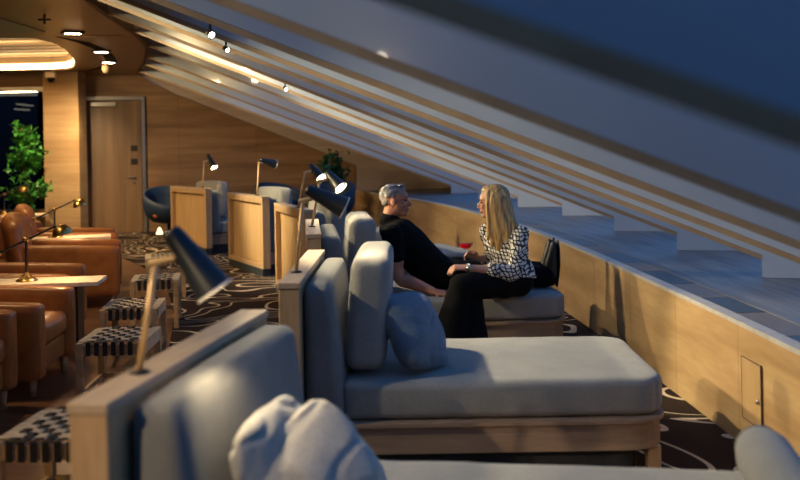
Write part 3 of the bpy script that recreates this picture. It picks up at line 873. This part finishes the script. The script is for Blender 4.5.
def make_stool():
    r = empty('woven_stool', (0,0,0)); w, d = .17, .23
    for sx in (-1,1):
        for sy in (-1,1): link('leg', BX(sx*w-.02,sx*w+.02,sy*d-.02,sy*d+.02,.004,.395,bev=.004), M['stool_wood'], r)
    bm = bmesh.new()
    for sy in (-1,1): box(bm, -w+.021,w-.021,sy*d-.016,sy*d+.016,.33,.385)
    for sx in (-1,1): box(bm, sx*w-.016,sx*w+.016,-d+.021,d-.021,.33,.385)
    link('top_rail', bm, M['stool_wood'], r)
    bm = bmesh.new()
    for sy in (-1,1): box(bm, -w+.021,w-.021,sy*d-.010,sy*d+.010,.09,.12)
    for sx in (-1,1): box(bm, sx*w-.010,sx*w+.010,-d+.021,d-.021,.09,.12)
    link('stretcher', bm, M['stool_wood'], r)
    n = 7
    for nm, mat, axis in (('pale_straps', M['strap_light'], 0), ('dark_straps', M['strap_dark'], 1)):
        bm = bmesh.new(); n = (7, 6)[axis]
        for i in range(n):
            c = (-1+2*(i+.5)/n)*(d-.03 if axis == 0 else w-.03); hw = .025 if axis == 0 else .013
            m_ = 56; L = (w if axis == 0 else d)+.022
            prev = None
            for k in range(m_+1):
                t = -L+2*L*k/m_
                z = .398
                other = (t/((w if axis == 0 else d)-.03)+1)/2*(13-n)
                if 0 < other < 13-n: z += .005*(1 if (int(other)+i+axis) % 2 == 0 else -1)
                if axis == 0: a = [(t,c-hw,z),(t,c+hw,z)]
                else: a = [(c-hw,t,z),(c+hw,t,z)]
                cur = [bm.verts.new(p) for p in a]
                if prev: bm.faces.new((prev[0], cur[0], cur[1], prev[1]))
                prev = cur
            # wrap down over the rail
            for s in (-1,1):
                t = s*L
                q = [(t,c-hw),(t,c+hw)] if axis == 0 else [(c-hw,t),(c+hw,t)]
                vs = [bm.verts.new((*q[0],.398)), bm.verts.new((*q[1],.398)), bm.verts.new((*q[1],.325)), bm.verts.new((*q[0],.325))]; bm.faces.new(vs)
        o = link(nm, bm, mat, r); o.modifiers.new('Solid', 'SOLIDIFY').thickness = .003
    return r
st0 = make_stool()
ST = [(-1.35,3.98,-4,'woven stool of pale and black straps at the lower left corner'),
      (-1.66,5.85,2,'woven stool left of the large lamp post, second nearest'),
      (-1.88,6.98,6,'woven stool just behind the second nearest one'),
      (-2.06,8.35,10,'woven stool right of the big blurred lamp post, at the carpet edge'),
      (-2.36,9.95,14,'farthest woven stool, before the patterned carpet')]
for i, (x, y, a, lb) in enumerate(ST):
    o = st0 if i == 0 else copy_tree(st0)
    o.location = (x, y, 0); o.rotation_euler = (0,0,radians(a)); tag(o, lb, 'stool', 'woven strap stools')

# navy tub chairs
def make_tub():
    r = empty('tub_chair', (0,0,0))
    bm = bmesh.new(); seg = 32; rings = []
    prof = [(.10,.30),(.24,.33),(.33,.42),(.375,.55),(.385,.72),(.375,.86)]
    for ri, (rr, z) in enumerate(prof):
        ring = []
        for k in range(seg):
            a = 2*pi*k/seg; f = .5-.5*cos(a)         # 1 at the back (-x)
            zz = z if ri < 3 else .44+(z-.44)*(.35+.65*f**.7)
            ring.append(bm.verts.new((rr*cos(a), rr*sin(a), zz)))
        rings.append(ring)
    for i in range(len(rings)-1):
        for k in range(seg): bm.faces.new((rings[i][k], rings[i][(k+1)%seg], rings[i+1][(k+1)%seg], rings[i+1][k]))
    bm.faces.new(list(reversed(rings[0])))
    o = link('shell', bm, M['navy'], r, True); o.modifiers.new('Solid', 'SOLIDIFY').thickness = .035
    bm = bmesh.new(); rbox(bm, (.02,0,.445), (.25,.25,.045), .04, 8, .01); link('seat', bm, M['orange_seat'], r, True)
    bm = bmesh.new(); lathe(bm, [(.20,.004),(.20,.014),(.03,.03),(.025,.30),(.001,.30)], seg=20); link('pedestal', bm, M['black'], r)
    return r
tub0 = make_tub()
for i, (x, y, a, lb) in enumerate([(-3.56,15.3,-72,'navy tub chair with orange seat left of the leftmost fluted panel'),
                                   (-1.95,15.95,-40,'navy tub chair behind the pale cushion of the middle fluted panel'),
                                   (-1.10,15.72,-110,'navy tub chair in the far corner behind the lit reading lamps')]):
    o = tub0 if i == 0 else copy_tree(tub0)
    o.location = (x, y, 0); o.rotation_euler = (0,0,radians(a)); tag(o, lb, 'tub chair', 'navy tub chairs')
# little glowing floor light by the far wall
r = empty('floor_lantern', (-4.02,16.6,0.004)); bm = bmesh.new(); lathe(bm, [(.07,.013),(.06,.02),(.02,.12),(.001,.13)], seg=4); link('shade', bm, emit('lantern_glow', (1,.75,.4), 2.0), r)
link('foot', BX(-.12,.12,-.1,.1,-.0,.012), M['gasket'], r, loc=(0,0,-.0))
tag(r, 'small glowing pyramid light on the floor by the far wall', 'lantern')

# ------------------------------------------------------------------ plants
def plant(name, loc, H, R, nl, leafmat, label, base=.35, leaf=.07, seed=3, squeeze=1):
    rn = random.Random(seed); r = empty(name, loc)
    bm = bmesh.new(); lathe(bm, [(.14,.004),(.19,.30),(.20,.34),(.17,.34),(.16,.30),(.001,.29)], seg=24); link('pot', bm, M['pot'], r)
    bm = bmesh.new(); tips = []
    p = V((0,0,.29)); tube(bm, [p, (.02,.01,H*.5), (-.02,0,H*.92)], [.022,.016,.006], 8)
    for k in range(34):
        z = base*H+(1-base)*H*rn.random()*.9; a = rn.random()*2*pi
        rr = R*(1-.85*((z/H-base)/(1-base))**1.5)*(.5+.5*rn.random())
        q = V((rr*cos(a)*squeeze, rr*sin(a), z+.12*rn.random())); tube(bm, [(0,0,z-.15), (q.x*.5,q.y*.5,z), q], [.008,.006,.003], 5); tips.append((V((0,0,z-.1)), q))
    link('stems', bm, M['bark'], r)
    bm = bmesh.new()
    for k in range(nl):
        a, q = tips[rn.randrange(len(tips))]
        c = a.lerp(q, .35+.7*rn.random())+V((rn.gauss(0,.06), rn.gauss(0,.06), rn.gauss(0,.06)))
        d = V((rn.gauss(0,1), rn.gauss(0,1), rn.gauss(-.3,.7))).normalized(); s, t = frame_of(d, (rn.random(), rn.random(), 1))
        L = leaf*(.7+.6*rn.random()); w_ = L*.32
        vs = [bm.verts.new(c+x) for x in (-d*L*.5, s*w_+t*L*.06, d*L*.5, -s*w_+t*L*.06)]; mid = bm.verts.new(c-t*L*.05)
        for i in range(4): bm.faces.new((vs[i], vs[(i+1)%4], mid))
    link('foliage', bm, leafmat, r)
    return tag(r, label, 'plant')
plant('potted_tree', (-5.78,15.35,0), 1.95, .38, 950, M['leaf'], 'bright green leafy tree in front of the dark window at left', .22, .11, 3)
plant('potted_plant', (-1.2,17.0,0), 1.42, .38, 700, M['leaf_dark'], 'dark green plant behind the lit reading lamps in the far corner', .3, .11, 9)

# glowing bars added behind the dark window to stand in for its reflections
for i, (px0, px1, py, lb) in enumerate([(-30,47,94,'long curved glowing tube standing in for a reflection in the dark window'),(16,33,104.5,'upper of the two short slanted glowing bars standing in for window reflections'),(13,28,109,'lower of the two short slanted glowing bars standing in for window reflections'),(43,47.5,108,'short glowing stub standing in for a window reflection, beside the column')]):
    s = 1000/16.35; x0, x1 = (px0-400)/s, (px1-400)/s; z = 1.5+(147.2-py)/s
    o = empty('reflection_bar', ((x0+x1)/2, 16.35+.05*i, z)); hl = (x1-x0)/2
    sl = (0,-.12,-.09,.08)[i]; hw = (.045,.018,.018,.014)[i]
    bm = bmesh.new(); tube(bm, [(-hl,0,-sl*-hl*-1), (0,0,(.02 if i == 0 else 0)), (hl,0,-abs(sl)*hl if i in (1,2) else sl*hl)], [hw*.7,hw,hw*.7], 10)
    link('tube', bm, M['reflection_glow'], o); link('bracket', BX(-.008,.008,-.008,.008,hw+.004,ZC-z-.001), M['black'], o)
    tag(o, lb, 'light', 'glowing bars standing in for window reflections')

# ------------------------------------------------------------------ people
def head(bm, c, f, female=False, pitch=0, roll=0):
    """adds head shells; c centre, f facing yaw. returns matrix"""
    R = Matrix.Rotation(f, 3, 'Z') @ Matrix.Rotation(-pitch, 3, 'Y'); c = V(c); k = .93 if female else 1.0
    def E(p, r, rr=None):
        ell(bm, c+R @ (V(p)*k), tuple(a*k for a in r), R if rr is None else R @ rr)
    E((-.012,0,.035), (.096,.076,.088)); E((.030,0,-.03), (.062,.058,.078)); E((.035,0,.03), (.062,.062,.06))
    E((.048,0,-.088), (.036,.036,.026)); E((.066,0,-.098), (.020,.022,.017))            # jaw, chin
    E((.0,0,-.07), (.055,.054,.045))
    E((.083,0,.022), (.014,.048,.012))                                                     # brow
    for s in (-1, 1):
        E((.068,s*.036,-.022), (.024,.022,.022))                                           # cheek
        E((-.004,s*.076,-.012), (.020,.009,.032), Matrix.Rotation(s*.35, 3, 'Z'))          # ear
    tube(bm, [c+R @ (V((.088,0,.008))*k), c+R @ (V((.100 if female else .102,0,-.012))*k), c+R @ (V((.108 if female else .114,0,-.032))*k)], [.009*k,.010*k,.0115*k], 10)
    E((.098 if female else .102,0,-.038), (.014,.018,.008))
    E((.090,0,-.060), (.012,.024,.006)); E((.088,0,-.071), (.012,.021,.007))              # lips
    return R, c, k
def hand(bm, wrist, d, palm, thumb_side, curl=.5, size=1.0):
    """wrist point, d towards the fingers, palm = palm normal, five separate fingers"""
    d = V(d).normalized(); palm = V(palm); palm = (palm-d*palm.dot(d)).normalized(); s = d.cross(palm).normalized()*thumb_side
    w = V(wrist); K = size
    tube(bm, [w, w+d*.03*K, w+d*.085*K], [(.030*K,.021*K),(.039*K,.017*K),(.040*K,.014*K)], 14, up=palm)
    for i, (o, L) in enumerate(((.030,.074),(.010,.082),(-.010,.077),(-.029,.062))):
        L *= K; p = w+d*(.085-.004*abs(i-1))*K+s*o*K; q = d.copy(); pts = [p-d*.015*K, p]; ang = curl*(.8+.12*i)
        for seg_ in (.45,.32,.23):
            q = (q*cos(ang)+palm*sin(ang)).normalized(); p = p+q*L*seg_; pts.append(p)
            # rotate palm with the finger so the curl keeps going
            pn = palm
            q = q.normalized(); ang2 = ang
            d2 = q; palm2 = (palm-d2*palm.dot(d2)); 
            if palm2.length > 1e-4: palm_ = palm2.normalized()
            q = d2
            palm_local = palm_; ang = curl*.9
            q = (d2*1.0).normalized(); 
            palm_keep = palm_local
            palm_use = palm_keep
            # next bend uses the rotated normal
            def bend(q_, n_, a_): return (q_*cos(a_)+n_*sin(a_)).normalized()
            nxt = bend(q, palm_use, 0); q = nxt
        tube(bm, pts, [.0095*K,.0092*K,.0085*K,.0078*K,.0068*K], 8)
    b0 = w+d*.025*K+s*.026*K
    t1 = b0+(s*.8+d*.55+palm*.35).normalized()*.036*K; t2 = t1+(s*.25+d*.8+palm*.6).normalized()*.030*K; t3 = t2+(d*.8+palm*.75-s*.1).normalized()*.024*K
    tube(bm, [b0-s*.01, t1, t2, t3], [.014*K,.0115*K,.0098*K,.0085*K], 10)

# ---- man: reclines against the cushion, legs stretched along the bed
man = empty('person', (.22,7.15,.432)); MO = V(man.location)
def ml(p): return V(p)-MO
bm = bmesh.new()
torso, tr = smooth_pts([ml(p) for p in ((.25,7.17,.545),(.15,7.17,.63),(.03,7.18,.76),(-.06,7.18,.87),(-.085,7.18,.92))], [(.165,.120),(.155,.120),(.178,.125),(.168,.095),(.075,.066)])
UPM = (.75,0,.66)
tube(bm, torso, tr, 24, up=UPM)
tube(bm, [ml((-.088,7.18,.90)), ml((-.072,7.175,.98)), ml((-.062,7.17,1.03))], [.066,.058,.056], 16)
hm, hc, hk = head(bm, ml((-.048,7.165,1.065)), radians(-4), pitch=.02)
sh_r, el_r, wr_r = ml((-.07,6.985,.845)), ml((-.022,6.93,.545)), ml((.205,6.83,.462))
sh_l, el_l, wr_l = ml((-.07,7.375,.845)), ml((-.02,7.44,.58)), ml((.20,7.36,.585))
for a, b_, c_ in ((sh_r, el_r, wr_r), (sh_l, el_l, wr_l)):
    tube(bm, *smooth_pts([a, a.lerp(b_, .5), b_, b_.lerp(c_, .35), c_], [.056,.054,.046,.046,.029], 3), 16)
hand(bm, wr_r, (.92,-.12,-.16), (.1,.25,-.95), -1, .30, 1.0)
hand(bm, wr_l, (.9,-.2,-.1), (.1,0,-.95), 1, .35, 1.0)
for hy in (7.08, 7.27):
    k_ = ml((.64,hy+.01,.535)); tube(bm, *smooth_pts([ml((.26,hy,.535)), ml((.45,hy,.54)), k_, ml((.83,hy+.01,.51)), ml((1.00,hy+.01,.485))], [.085,.078,.058,.055,.040], 3), 16)
    tube(bm, [ml((1.01,hy+.01,.485)), ml((1.045,hy+.01,.56)), ml((1.06,hy+.01,.64))], [.038,.030,.022], 10)
fused('body', bm, M['skin_man'], man, .005, 4)
bm = bmesh.new()
tube(bm, torso[:-1]+[torso[-1]-(torso[-1]-torso[-2])*.1], [(a*1.06+.008, b_*1.06+.008) for a, b_ in tr], 24, up=UPM)
for a, b_ in ((sh_r, el_r), (sh_l, el_l)):
    tube(bm, [a+V((0,0,.0)), a.lerp(b_, .25), a.lerp(b_, .50)], [.076,.074,.070], 16); tube(bm, [a.lerp(b_, .45), a.lerp(b_, .60)], [.070,.070], 16, round_ends=False)
tube(bm, [ml((.22,7.17,.56)), ml((.34,7.17,.545))], [(.175,.115),(.165,.10)], 20, up=UPM)
def wr(k, a): return lambda c: a*noise.noise(c*k)
fused('tshirt', bm, M['tee'], man, .006, 5, wr(13, .009))
bm = bmesh.new()
tube(bm, [ml((.20,7.175,.54)), ml((.34,7.175,.54))], [(.175,.108),(.17,.10)], 20, up=UPM)
for hy in (7.08, 7.27):
    tube(bm, *smooth_pts([ml((.28,hy,.54)), ml((.45,hy,.545)), ml((.64,hy+.01,.548)), ml((.83,hy+.01,.53)), ml((1.01,hy+.01,.512))], [.100,.094,.082,.080,.076], 3), 18)
fused('trousers', bm, M['trousers'], man, .006, 4, wr(12, .010))
for hy in (7.09, 7.28):
    bm = bmesh.new()
    tube(bm, *smooth_pts([ml((1.035,hy,.480)), ml((1.05,hy,.56)), ml((1.065,hy,.66)), ml((1.075,hy,.735))], [(.038,.052),(.042,.055),(.048,.038),(.036,.024)], 3), 16, up=(1,0,0))
    tube(bm, [ml((.98,hy,.50)), ml((1.05,hy,.52))], [.055,.05], 14)
    sh = fused('shoe', bm, M['shoe'], man, .006, 2)
    bm = bmesh.new(); tube(bm, *smooth_pts([ml((1.090,hy,.450)), ml((1.107,hy,.56)), ml((1.109,hy,.66)), ml((1.104,hy,.762))], [(.036,.010),(.034,.009),(.046,.008),(.032,.008)], 3), 16, up=(1,0,0)); link('sole', bm, M['black'], sh, True)
# hair, eyes, brows
bm = bmesh.new()
def HE(bm, p, r, rr=None): ell(bm, hc+hm @ (V(p)*hk), tuple(a*hk for a in r), hm if rr is None else hm @ rr, 28, 20)
HE(bm, (-.017,0,.041), (.0940,.0765,.083)); HE(bm, (.024,0,.086), (.052,.052,.032)); HE(bm, (-.040,0,.008), (.062,.064,.050))
for k in range(26):
    HE(bm, (.06-.012*(k % 9)+random.uniform(-.01,.01), random.uniform(-.045,.045), .112-.0016*(k % 9)**1.6), (.016,.011,.011))
hr = fused('hair', bm, M['hair_grey'], man, .005, 2, lambda c: .004*noise.noise(c*45))
for s in (-1, 1):
    bm = bmesh.new(); HE(bm, (.0825,s*.031,.003), (.010,.013,.007)); link('eye', bm, M['eye'], man, True)
    bm = bmesh.new(); HE(bm, (.093,s*.031,.024), (.007,.022,.005)); link('eyebrow', bm, M['brow'], man, True)
bm = bmesh.new(); HE(bm, (.0955,0,-.064), (.008,.023,.005)); link('lips', bm, M['lips'], man, True)
tag(man, 'man with short grey hair in a black t-shirt reclining on the day bed', 'person')

# ---- woman: sits on the near edge, turned towards the man
wo = empty('person', (.74,6.78,.432)); WO = V(wo.location)
def wl(p): return V(p)-WO
bm = bmesh.new()
PEL = (.735,6.82,.535)
torsoW = [wl(p) for p in (PEL,(.735,6.84,.63),(.715,6.86,.74),(.70,6.87,.84),(.690,6.87,.885))]
SHU = (-.8,-.6,.1)     # her facing direction is the tube's 'up', shoulders run across it
tW, trW = smooth_pts(torsoW, [(.165,.12),(.125,.095),(.150,.105),(.165,.075),(.06,.05)])
tube(bm, tW, trW, 24, up=SHU)
tube(bm, [wl((.690,6.865,.88)), wl((.675,6.855,.94)), wl((.655,6.85,1.0))], [.050,.046,.048], 16)
fh = pi-radians(8)
hw_, hcw, hkw = head(bm, wl((.628,6.845,1.06)), fh, True, pitch=.0)
shL, elL, wrL = wl((.80,6.735,.845)), wl((.73,6.60,.610)), wl((.415,6.49,.662))
shR, elR, wrR = wl((.60,6.995,.845)), wl((.66,6.99,.64)), wl((.515,6.86,.682))
for a, b_, c_ in ((shL, elL, wrL), (shR, elR, wrR)):
    tube(bm, *smooth_pts([a, a.lerp(b_, .5), b_, b_.lerp(c_, .35), c_], [.046,.041,.034,.035,.022], 3), 14)
hand(bm, wrL, (-.97,-.05,.10), (-.05,.25,-.95), -1, .75, .9)
hand(bm, wrR, (-.72,-.28,.42), (-.35,-.80,-.45), 1, .85, .9)
kL, kR = wl((.37,6.42,.550)), wl((.44,6.55,.545))
aL, aR = wl((.25,6.36,.11)), wl((.42,6.42,.11))
for hp, k_, a_ in ((wl((.79,6.74,.525)), kL, aL), (wl((.68,6.88,.525)), kR, aR)):
    tube(bm, *smooth_pts([hp, hp.lerp(k_, .5), k_, k_.lerp(a_, .35), a_], [.085,.072,.052,.048,.034], 4), 16)
fused('body', bm, M['skin_woman'], wo, .005, 4)
bm = bmesh.new()
tb, rb = tW[2:-2], [(a*1.05+.012, b_*1.05+.014) for a, b_ in trW[2:-2]]
tube(bm, tb, rb, 26, up=SHU)
tube(bm, [wl((.735,6.815,.535)), wl((.735,6.84,.66))], [(.200,.156),(.155,.125)], 24, up=SHU, round_ends=False)
for a, b_, c_ in ((shL, elL, wrL), (shR, elR, wrR)):
    tube(bm, *smooth_pts([a+V((0,0,.004)), a.lerp(b_, .5), b_, b_.lerp(c_, .30), b_.lerp(c_, .46)], [.062,.058,.056,.054,.052], 3), 16)
fused('blouse', bm, M['blouse'], wo, .006, 4, wr(14, .010))
bm = bmesh.new()
tube(bm, [wl((.735,6.80,.480)), wl((.735,6.82,.585))], [(.182,.138),(.165,.12)], 20, up=SHU, round_ends=False)
for hp, k_, a_, hem in ((wl((.79,6.745,.525)), kL, aL, .155), (wl((.68,6.88,.525)), kR, aR, .14)):
    ell(bm, k_, (.078,.078,.078))
    tube(bm, *smooth_pts([hp, hp.lerp(k_, .5), k_+V((.0,0,.0))], [.098,.090,.080], 4), 20)
    tube(bm, [k_+V((0,0,.012)), k_.lerp(a_, .2), k_.lerp(a_, .45), k_.lerp(a_, .75), a_+V((0,0,-.03))], [.074,.082,.094,.118,hem], 24, up=(0,1,0), round_ends=False)
fused('trousers', bm, M['trousers'], wo, .006, 4, wr(11, .012))
for a_ in (aL, aR):
    bm = bmesh.new(); q = V((a_.x, a_.y, 0)); z0 = -.432+.004
    tube(bm, *smooth_pts([q+V((.05,.02,z0+.045)), q+V((-.02,-.01,z0+.045)), q+V((-.10,-.04,z0+.030)), q+V((-.16,-.06,z0+.022))], [(.03,.04),(.034,.04),(.038,.026),(.022,.016)], 3), 14)
    fused('shoe', bm, M['shoe'], wo, .006, 2)
# long hair
bm = bmesh.new()
def HW(p, r, rr=None): ell(bm, hcw+hw_ @ (V(p)*hkw), tuple(a*hkw for a in r), hw_ if rr is None else hw_ @ rr, 28, 20)
def hp_(p): return hcw+hw_ @ (V(p)*hkw)
HW((-.022,0,.045), (.104,.090,.092)); HW((-.045,0,-.01), (.082,.088,.08)); HW((.022,0,.085), (.06,.06,.045))
for s in (-1, 1):                                     # locks at each side, from the parting down over the shoulders
    for y0, x0, L, w_ in ((.074,.018,.32,.026),(.086,-.010,.34,.034),(.084,-.045,.35,.038),(.066,-.080,.33,.040),(.080,.036,.27,.015)):
        tube(bm, *smooth_pts([hp_((x0*.7,s*y0*.55,.095)), hp_((x0,s*y0,.03)), hp_((x0-.004,s*(y0+.012),-.08)), hp_((x0*1.5-.025,s*(y0+.018),-.19)), hp_((x0*1.7-.028,s*(y0+.006),-L+.03)), hp_((x0*1.6-.01,s*(y0-.006),-L))],
             [(w_*.8,.022),(w_,.026),(w_,.028),(w_,.028),(w_*.8,.020),(w_*.35,.008)], 3), 12, up=hw_ @ V((0,1,0)))
for x0 in (-.095,):
    for y0 in (-.04,0,.04):
        tube(bm, *smooth_pts([hp_((-.05,y0,.09)), hp_((x0,y0,.01)), hp_((x0-.025,y0,-.12)), hp_((x0-.055,y0,-.23)), hp_((x0-.055,y0,-.32))], [.03,.036,.036,.032,.012], 3), 12)
fused('hair', bm, M['hair_blonde'], wo, .005, 2, lambda c: .0045*noise.noise(V((c.x*60, c.y*60, c.z*5))))
for s in (-1, 1):
    bm = bmesh.new(); HW((.0825,s*.031,.003), (.010,.013,.006)); link('eye', bm, M['eye'], wo, True)
    bm = bmesh.new(); HW((.093,s*.031,.023), (.006,.020,.003)); link('eyebrow', bm, M['brow'], wo, True)
bm = bmesh.new(); HW((.0955,0,-.065), (.008,.022,.006)); link('lips', bm, M['lips'], wo, True)
dW = (wrL-elL).normalized()
bm = bmesh.new(); lathe(bm, [(.0265,-.009),(.030,-.008),(.030,.008),(.0265,.009)], wrL-dW*.012, 20, rot_to(dW)); 
wt = link('wrist_watch', bm, M['steel'], wo)
bm = bmesh.new(); lathe(bm, [(.015,0),(.015,.006),(.001,.007)], wrL-dW*.012+V((0,-.029,.006)), 16, rot_to((0,-1,.2))); link('watch_face', bm, M['steel'], wt)
tag(wo, 'woman with long blonde hair and black-and-white checked blouse holding a red drink', 'person')

# cocktail coupe
gl = empty('cocktail_glass', (.43,6.78,.660)); gl.scale = (1.12,1.12,1.05)
bm = bmesh.new(); lathe(bm, [(.030,-.012),(.030,-.009),(.004,-.004),(.0035,.075),(.012,.083),(.038,.101),(.047,.128),(.0455,.128),(.037,.103),(.001,.087)], seg=28)
link('glass', bm, glass_mat('clear_glass', (.93,.95,.97), 1.0), gl, True)
bm = bmesh.new(); lathe(bm, [(.001,.089),(.035,.104),(.0425,.121),(.001,.1215)], seg=28); link('drink', bm, M['wine'], gl, True)
tag(gl, 'stemmed cocktail glass with a red drink, held in the woman\'s hand', 'glass')

# ------------------------------------------------------------------ lights of the room and added fill spots
def area(name, loc, d, e, sx, sy, col):
    l = bpy.data.lights.new(name, 'AREA'); l.energy = e; l.color = col; l.shape = 'RECTANGLE'; l.size = sx; l.size_y = sy
    o = bpy.data.objects.new(name, l); COL.objects.link(o); o.location = loc; o.rotation_euler = V(d).to_track_quat('-Z', 'Y').to_euler(); return o
WARM = (1,.74,.40)
def ds(x, y, tx, ty, tz, e, size=75, col=(1,.82,.50), lb=None):
    o = tag(downlight(x, y), lb, 'light', 'round ceiling downlights')
    p = V((x, y, ZC-.03)); spot('ceiling_beam', p, V((tx,ty,tz))-p, e, size, .6, col, .05)
ds(-3.5,5.1, 1.2,5.2,.3, 750, 50, lb='round ceiling downlight above the long foreground bed')
ds(-3.6,7.6, 1.2,7.2,.35, 800, 50, lb='round ceiling downlight above the couple\'s bed')
ds(-3.4,3.1, 1.5,3.2,.25, 420, 50, lb='round ceiling downlight above the nearest bed')
ds(-4.2,9.5, .9,11.6,.3, 1500, 52, lb='round ceiling downlight behind the couple')
for k, xx, tx, ty, e, sz, lb in ((7,-1.05,.80,4.85,400,54,'tiny added spotlight under a sloping beam, above the long foreground bed'),(8,-.85,.65,2.85,120,50,'tiny added spotlight under a sloping beam, above the nearest bed'),(5,-1.0,.35,7.1,130,46,'tiny added spotlight under a sloping beam, above the couple')):  # small spotlights added under the beams to brighten the mattresses
    zb, d, L, f0, low = info[k]; o_ = (xx-f0.x)/d.x; p = f0+d*o_+V((0,0,zb(o_)))
    bs = empty('added_spotlight', p); dr_ = (V((tx,ty,.42))-p).normalized()
    bm = bmesh.new(); tube(bm, [(0,0,-.002),(0,0,-.03)], [.006,.006], 8, round_ends=False); link('stem', bm, M['black'], bs)
    bm = bmesh.new(); lathe(bm, [(.016,0),(.020,.035),(.018,.035),(.001,.02)], V((0,0,-.045))-dr_*.015, 16, rot_to(dr_)); link('housing', bm, M['black'], bs)
    bm = bmesh.new(); ell(bm, V((0,0,-.045))+dr_*.012, (.013,.013,.013)); link('bulb', bm, M['bulb'], bs, True)
    tag(bs, lb, 'light', 'tiny added spotlights under the sloping beams')
    spot('mattress_fill', p+V((0,0,-.045))+dr_*.03, dr_, e, sz, .45, (1,.83,.52), .02)
for i, dxx in enumerate((0,-.22)):
    wlp = empty('globe_wall_lamp', (-4.22+dxx, YB-.098, 2.27))
    bm = bmesh.new(); lathe(bm, [(.04,.002),(.04,.015),(.012,.02),(.012,.08),(.001,.081)], (0,0,0), 16, rot_to((0,1,0))); link('bracket', bm, M['black'], wlp)
    bm = bmesh.new(); ell(bm, (0,.12,0), (.065,.065,.065)); link('globe', bm, emit('globe_glow', (1,.85,.6), 45), wlp, True)
    tag(wlp, ('right','left')[i]+' globe lamp on the back wall, seen only as glints on the beams', 'lamp', 'globe wall lamps')
# warm downlights above the armchairs; the nearest one is an added fill spot
for x, y, e in ((-2.6,2.8,95),(-3.0,6.0,60),(-3.3,8.6,60),(-3.8,11.0,70),(-4.6,13.4,90),(-4.9,15.6,120)):
    spot('armchair_and_fill_beam', (x,y,ZC-.03), (.15,-.05,-1), e*1.3, 95, .7, (1,.68,.32), .08)
for i, (x, y) in enumerate(((-6.6,11.6),(-6.8,13.4),(-7,15.2))): area('cove_glow', (x,y,ZC+.02), (0,0,1), 22, 4, .3, WARM)
spot('headboard_fill', (-2.65,-.3,ZC-.03), V((-.70,2.45,.75))-V((-2.65,-.3,ZC-.03)), 420, 17, .6, (1,.74,.45), .04)  # added spot that brightens the end of the nearest headboard
for x, y, tx, ty, e in ((-5.2,11.5,-3.0,14.2,300),(-4.6,8.5,-1.6,11.8,300),(-4.0,6.5,-1.0,9.4,200),(-5.0,13.2,-2.8,18,300)):  # added spots without fixtures, brightening the fluted panels and far wall
    p = V((x,y,ZC-.03)); spot('panel_wall_fill', p, V((tx,ty,.9))-p, e, 70, .8, (1,.72,.37), .08)
spot('column_fill', (-4.7,13.9,2.6), V((-5.4,15.95,1.3))-V((-4.7,13.9,2.6)), 330, 55, .7, (1,.72,.40), .05)  # added spot to lift the brightness of the column
spot('tree_light', (-4.9,13.6,2.6), (-.9,1.75,-1.3), 60, 50, .5, (1,.85,.6), .05)
# ------------------------------------------------------------------ dusk sky
w = bpy.data.worlds.new('dusk'); scn.world = w; w.use_nodes = True; nt = w.node_tree
bg = nt.nodes['Background']
tc = N(nt, 'ShaderNodeTexCoord'); sp = N(nt, 'ShaderNodeSeparateXYZ'); nt.links.new(tc.outputs['Generated'], sp.inputs[0])
mr = N(nt, 'ShaderNodeMapRange'); mr.inputs[1].default_value = -1; nt.links.new(sp.outputs['Z'], mr.inputs[0])
col = ramp(nt, mr.outputs[0], [(.0,(.012,.03,.06)), (.48,(.02,.05,.10)), (.52,(.10,.20,.36)), (.65,(.05,.13,.29)), (1,(.02,.075,.20))])
nt.links.new(col, bg.inputs['Color']); bg.inputs['Strength'].default_value = 2.05
scn.view_settings.view_transform = 'Standard'; scn.view_settings.look = 'None'; scn.view_settings.gamma = 1
scn.view_settings.exposure = .0
scn.cycles.use_denoising = True
scn.cycles.max_bounces = 8; scn.cycles.transparent_max_bounces = 24
scn.cycles.sample_clamp_indirect = 6
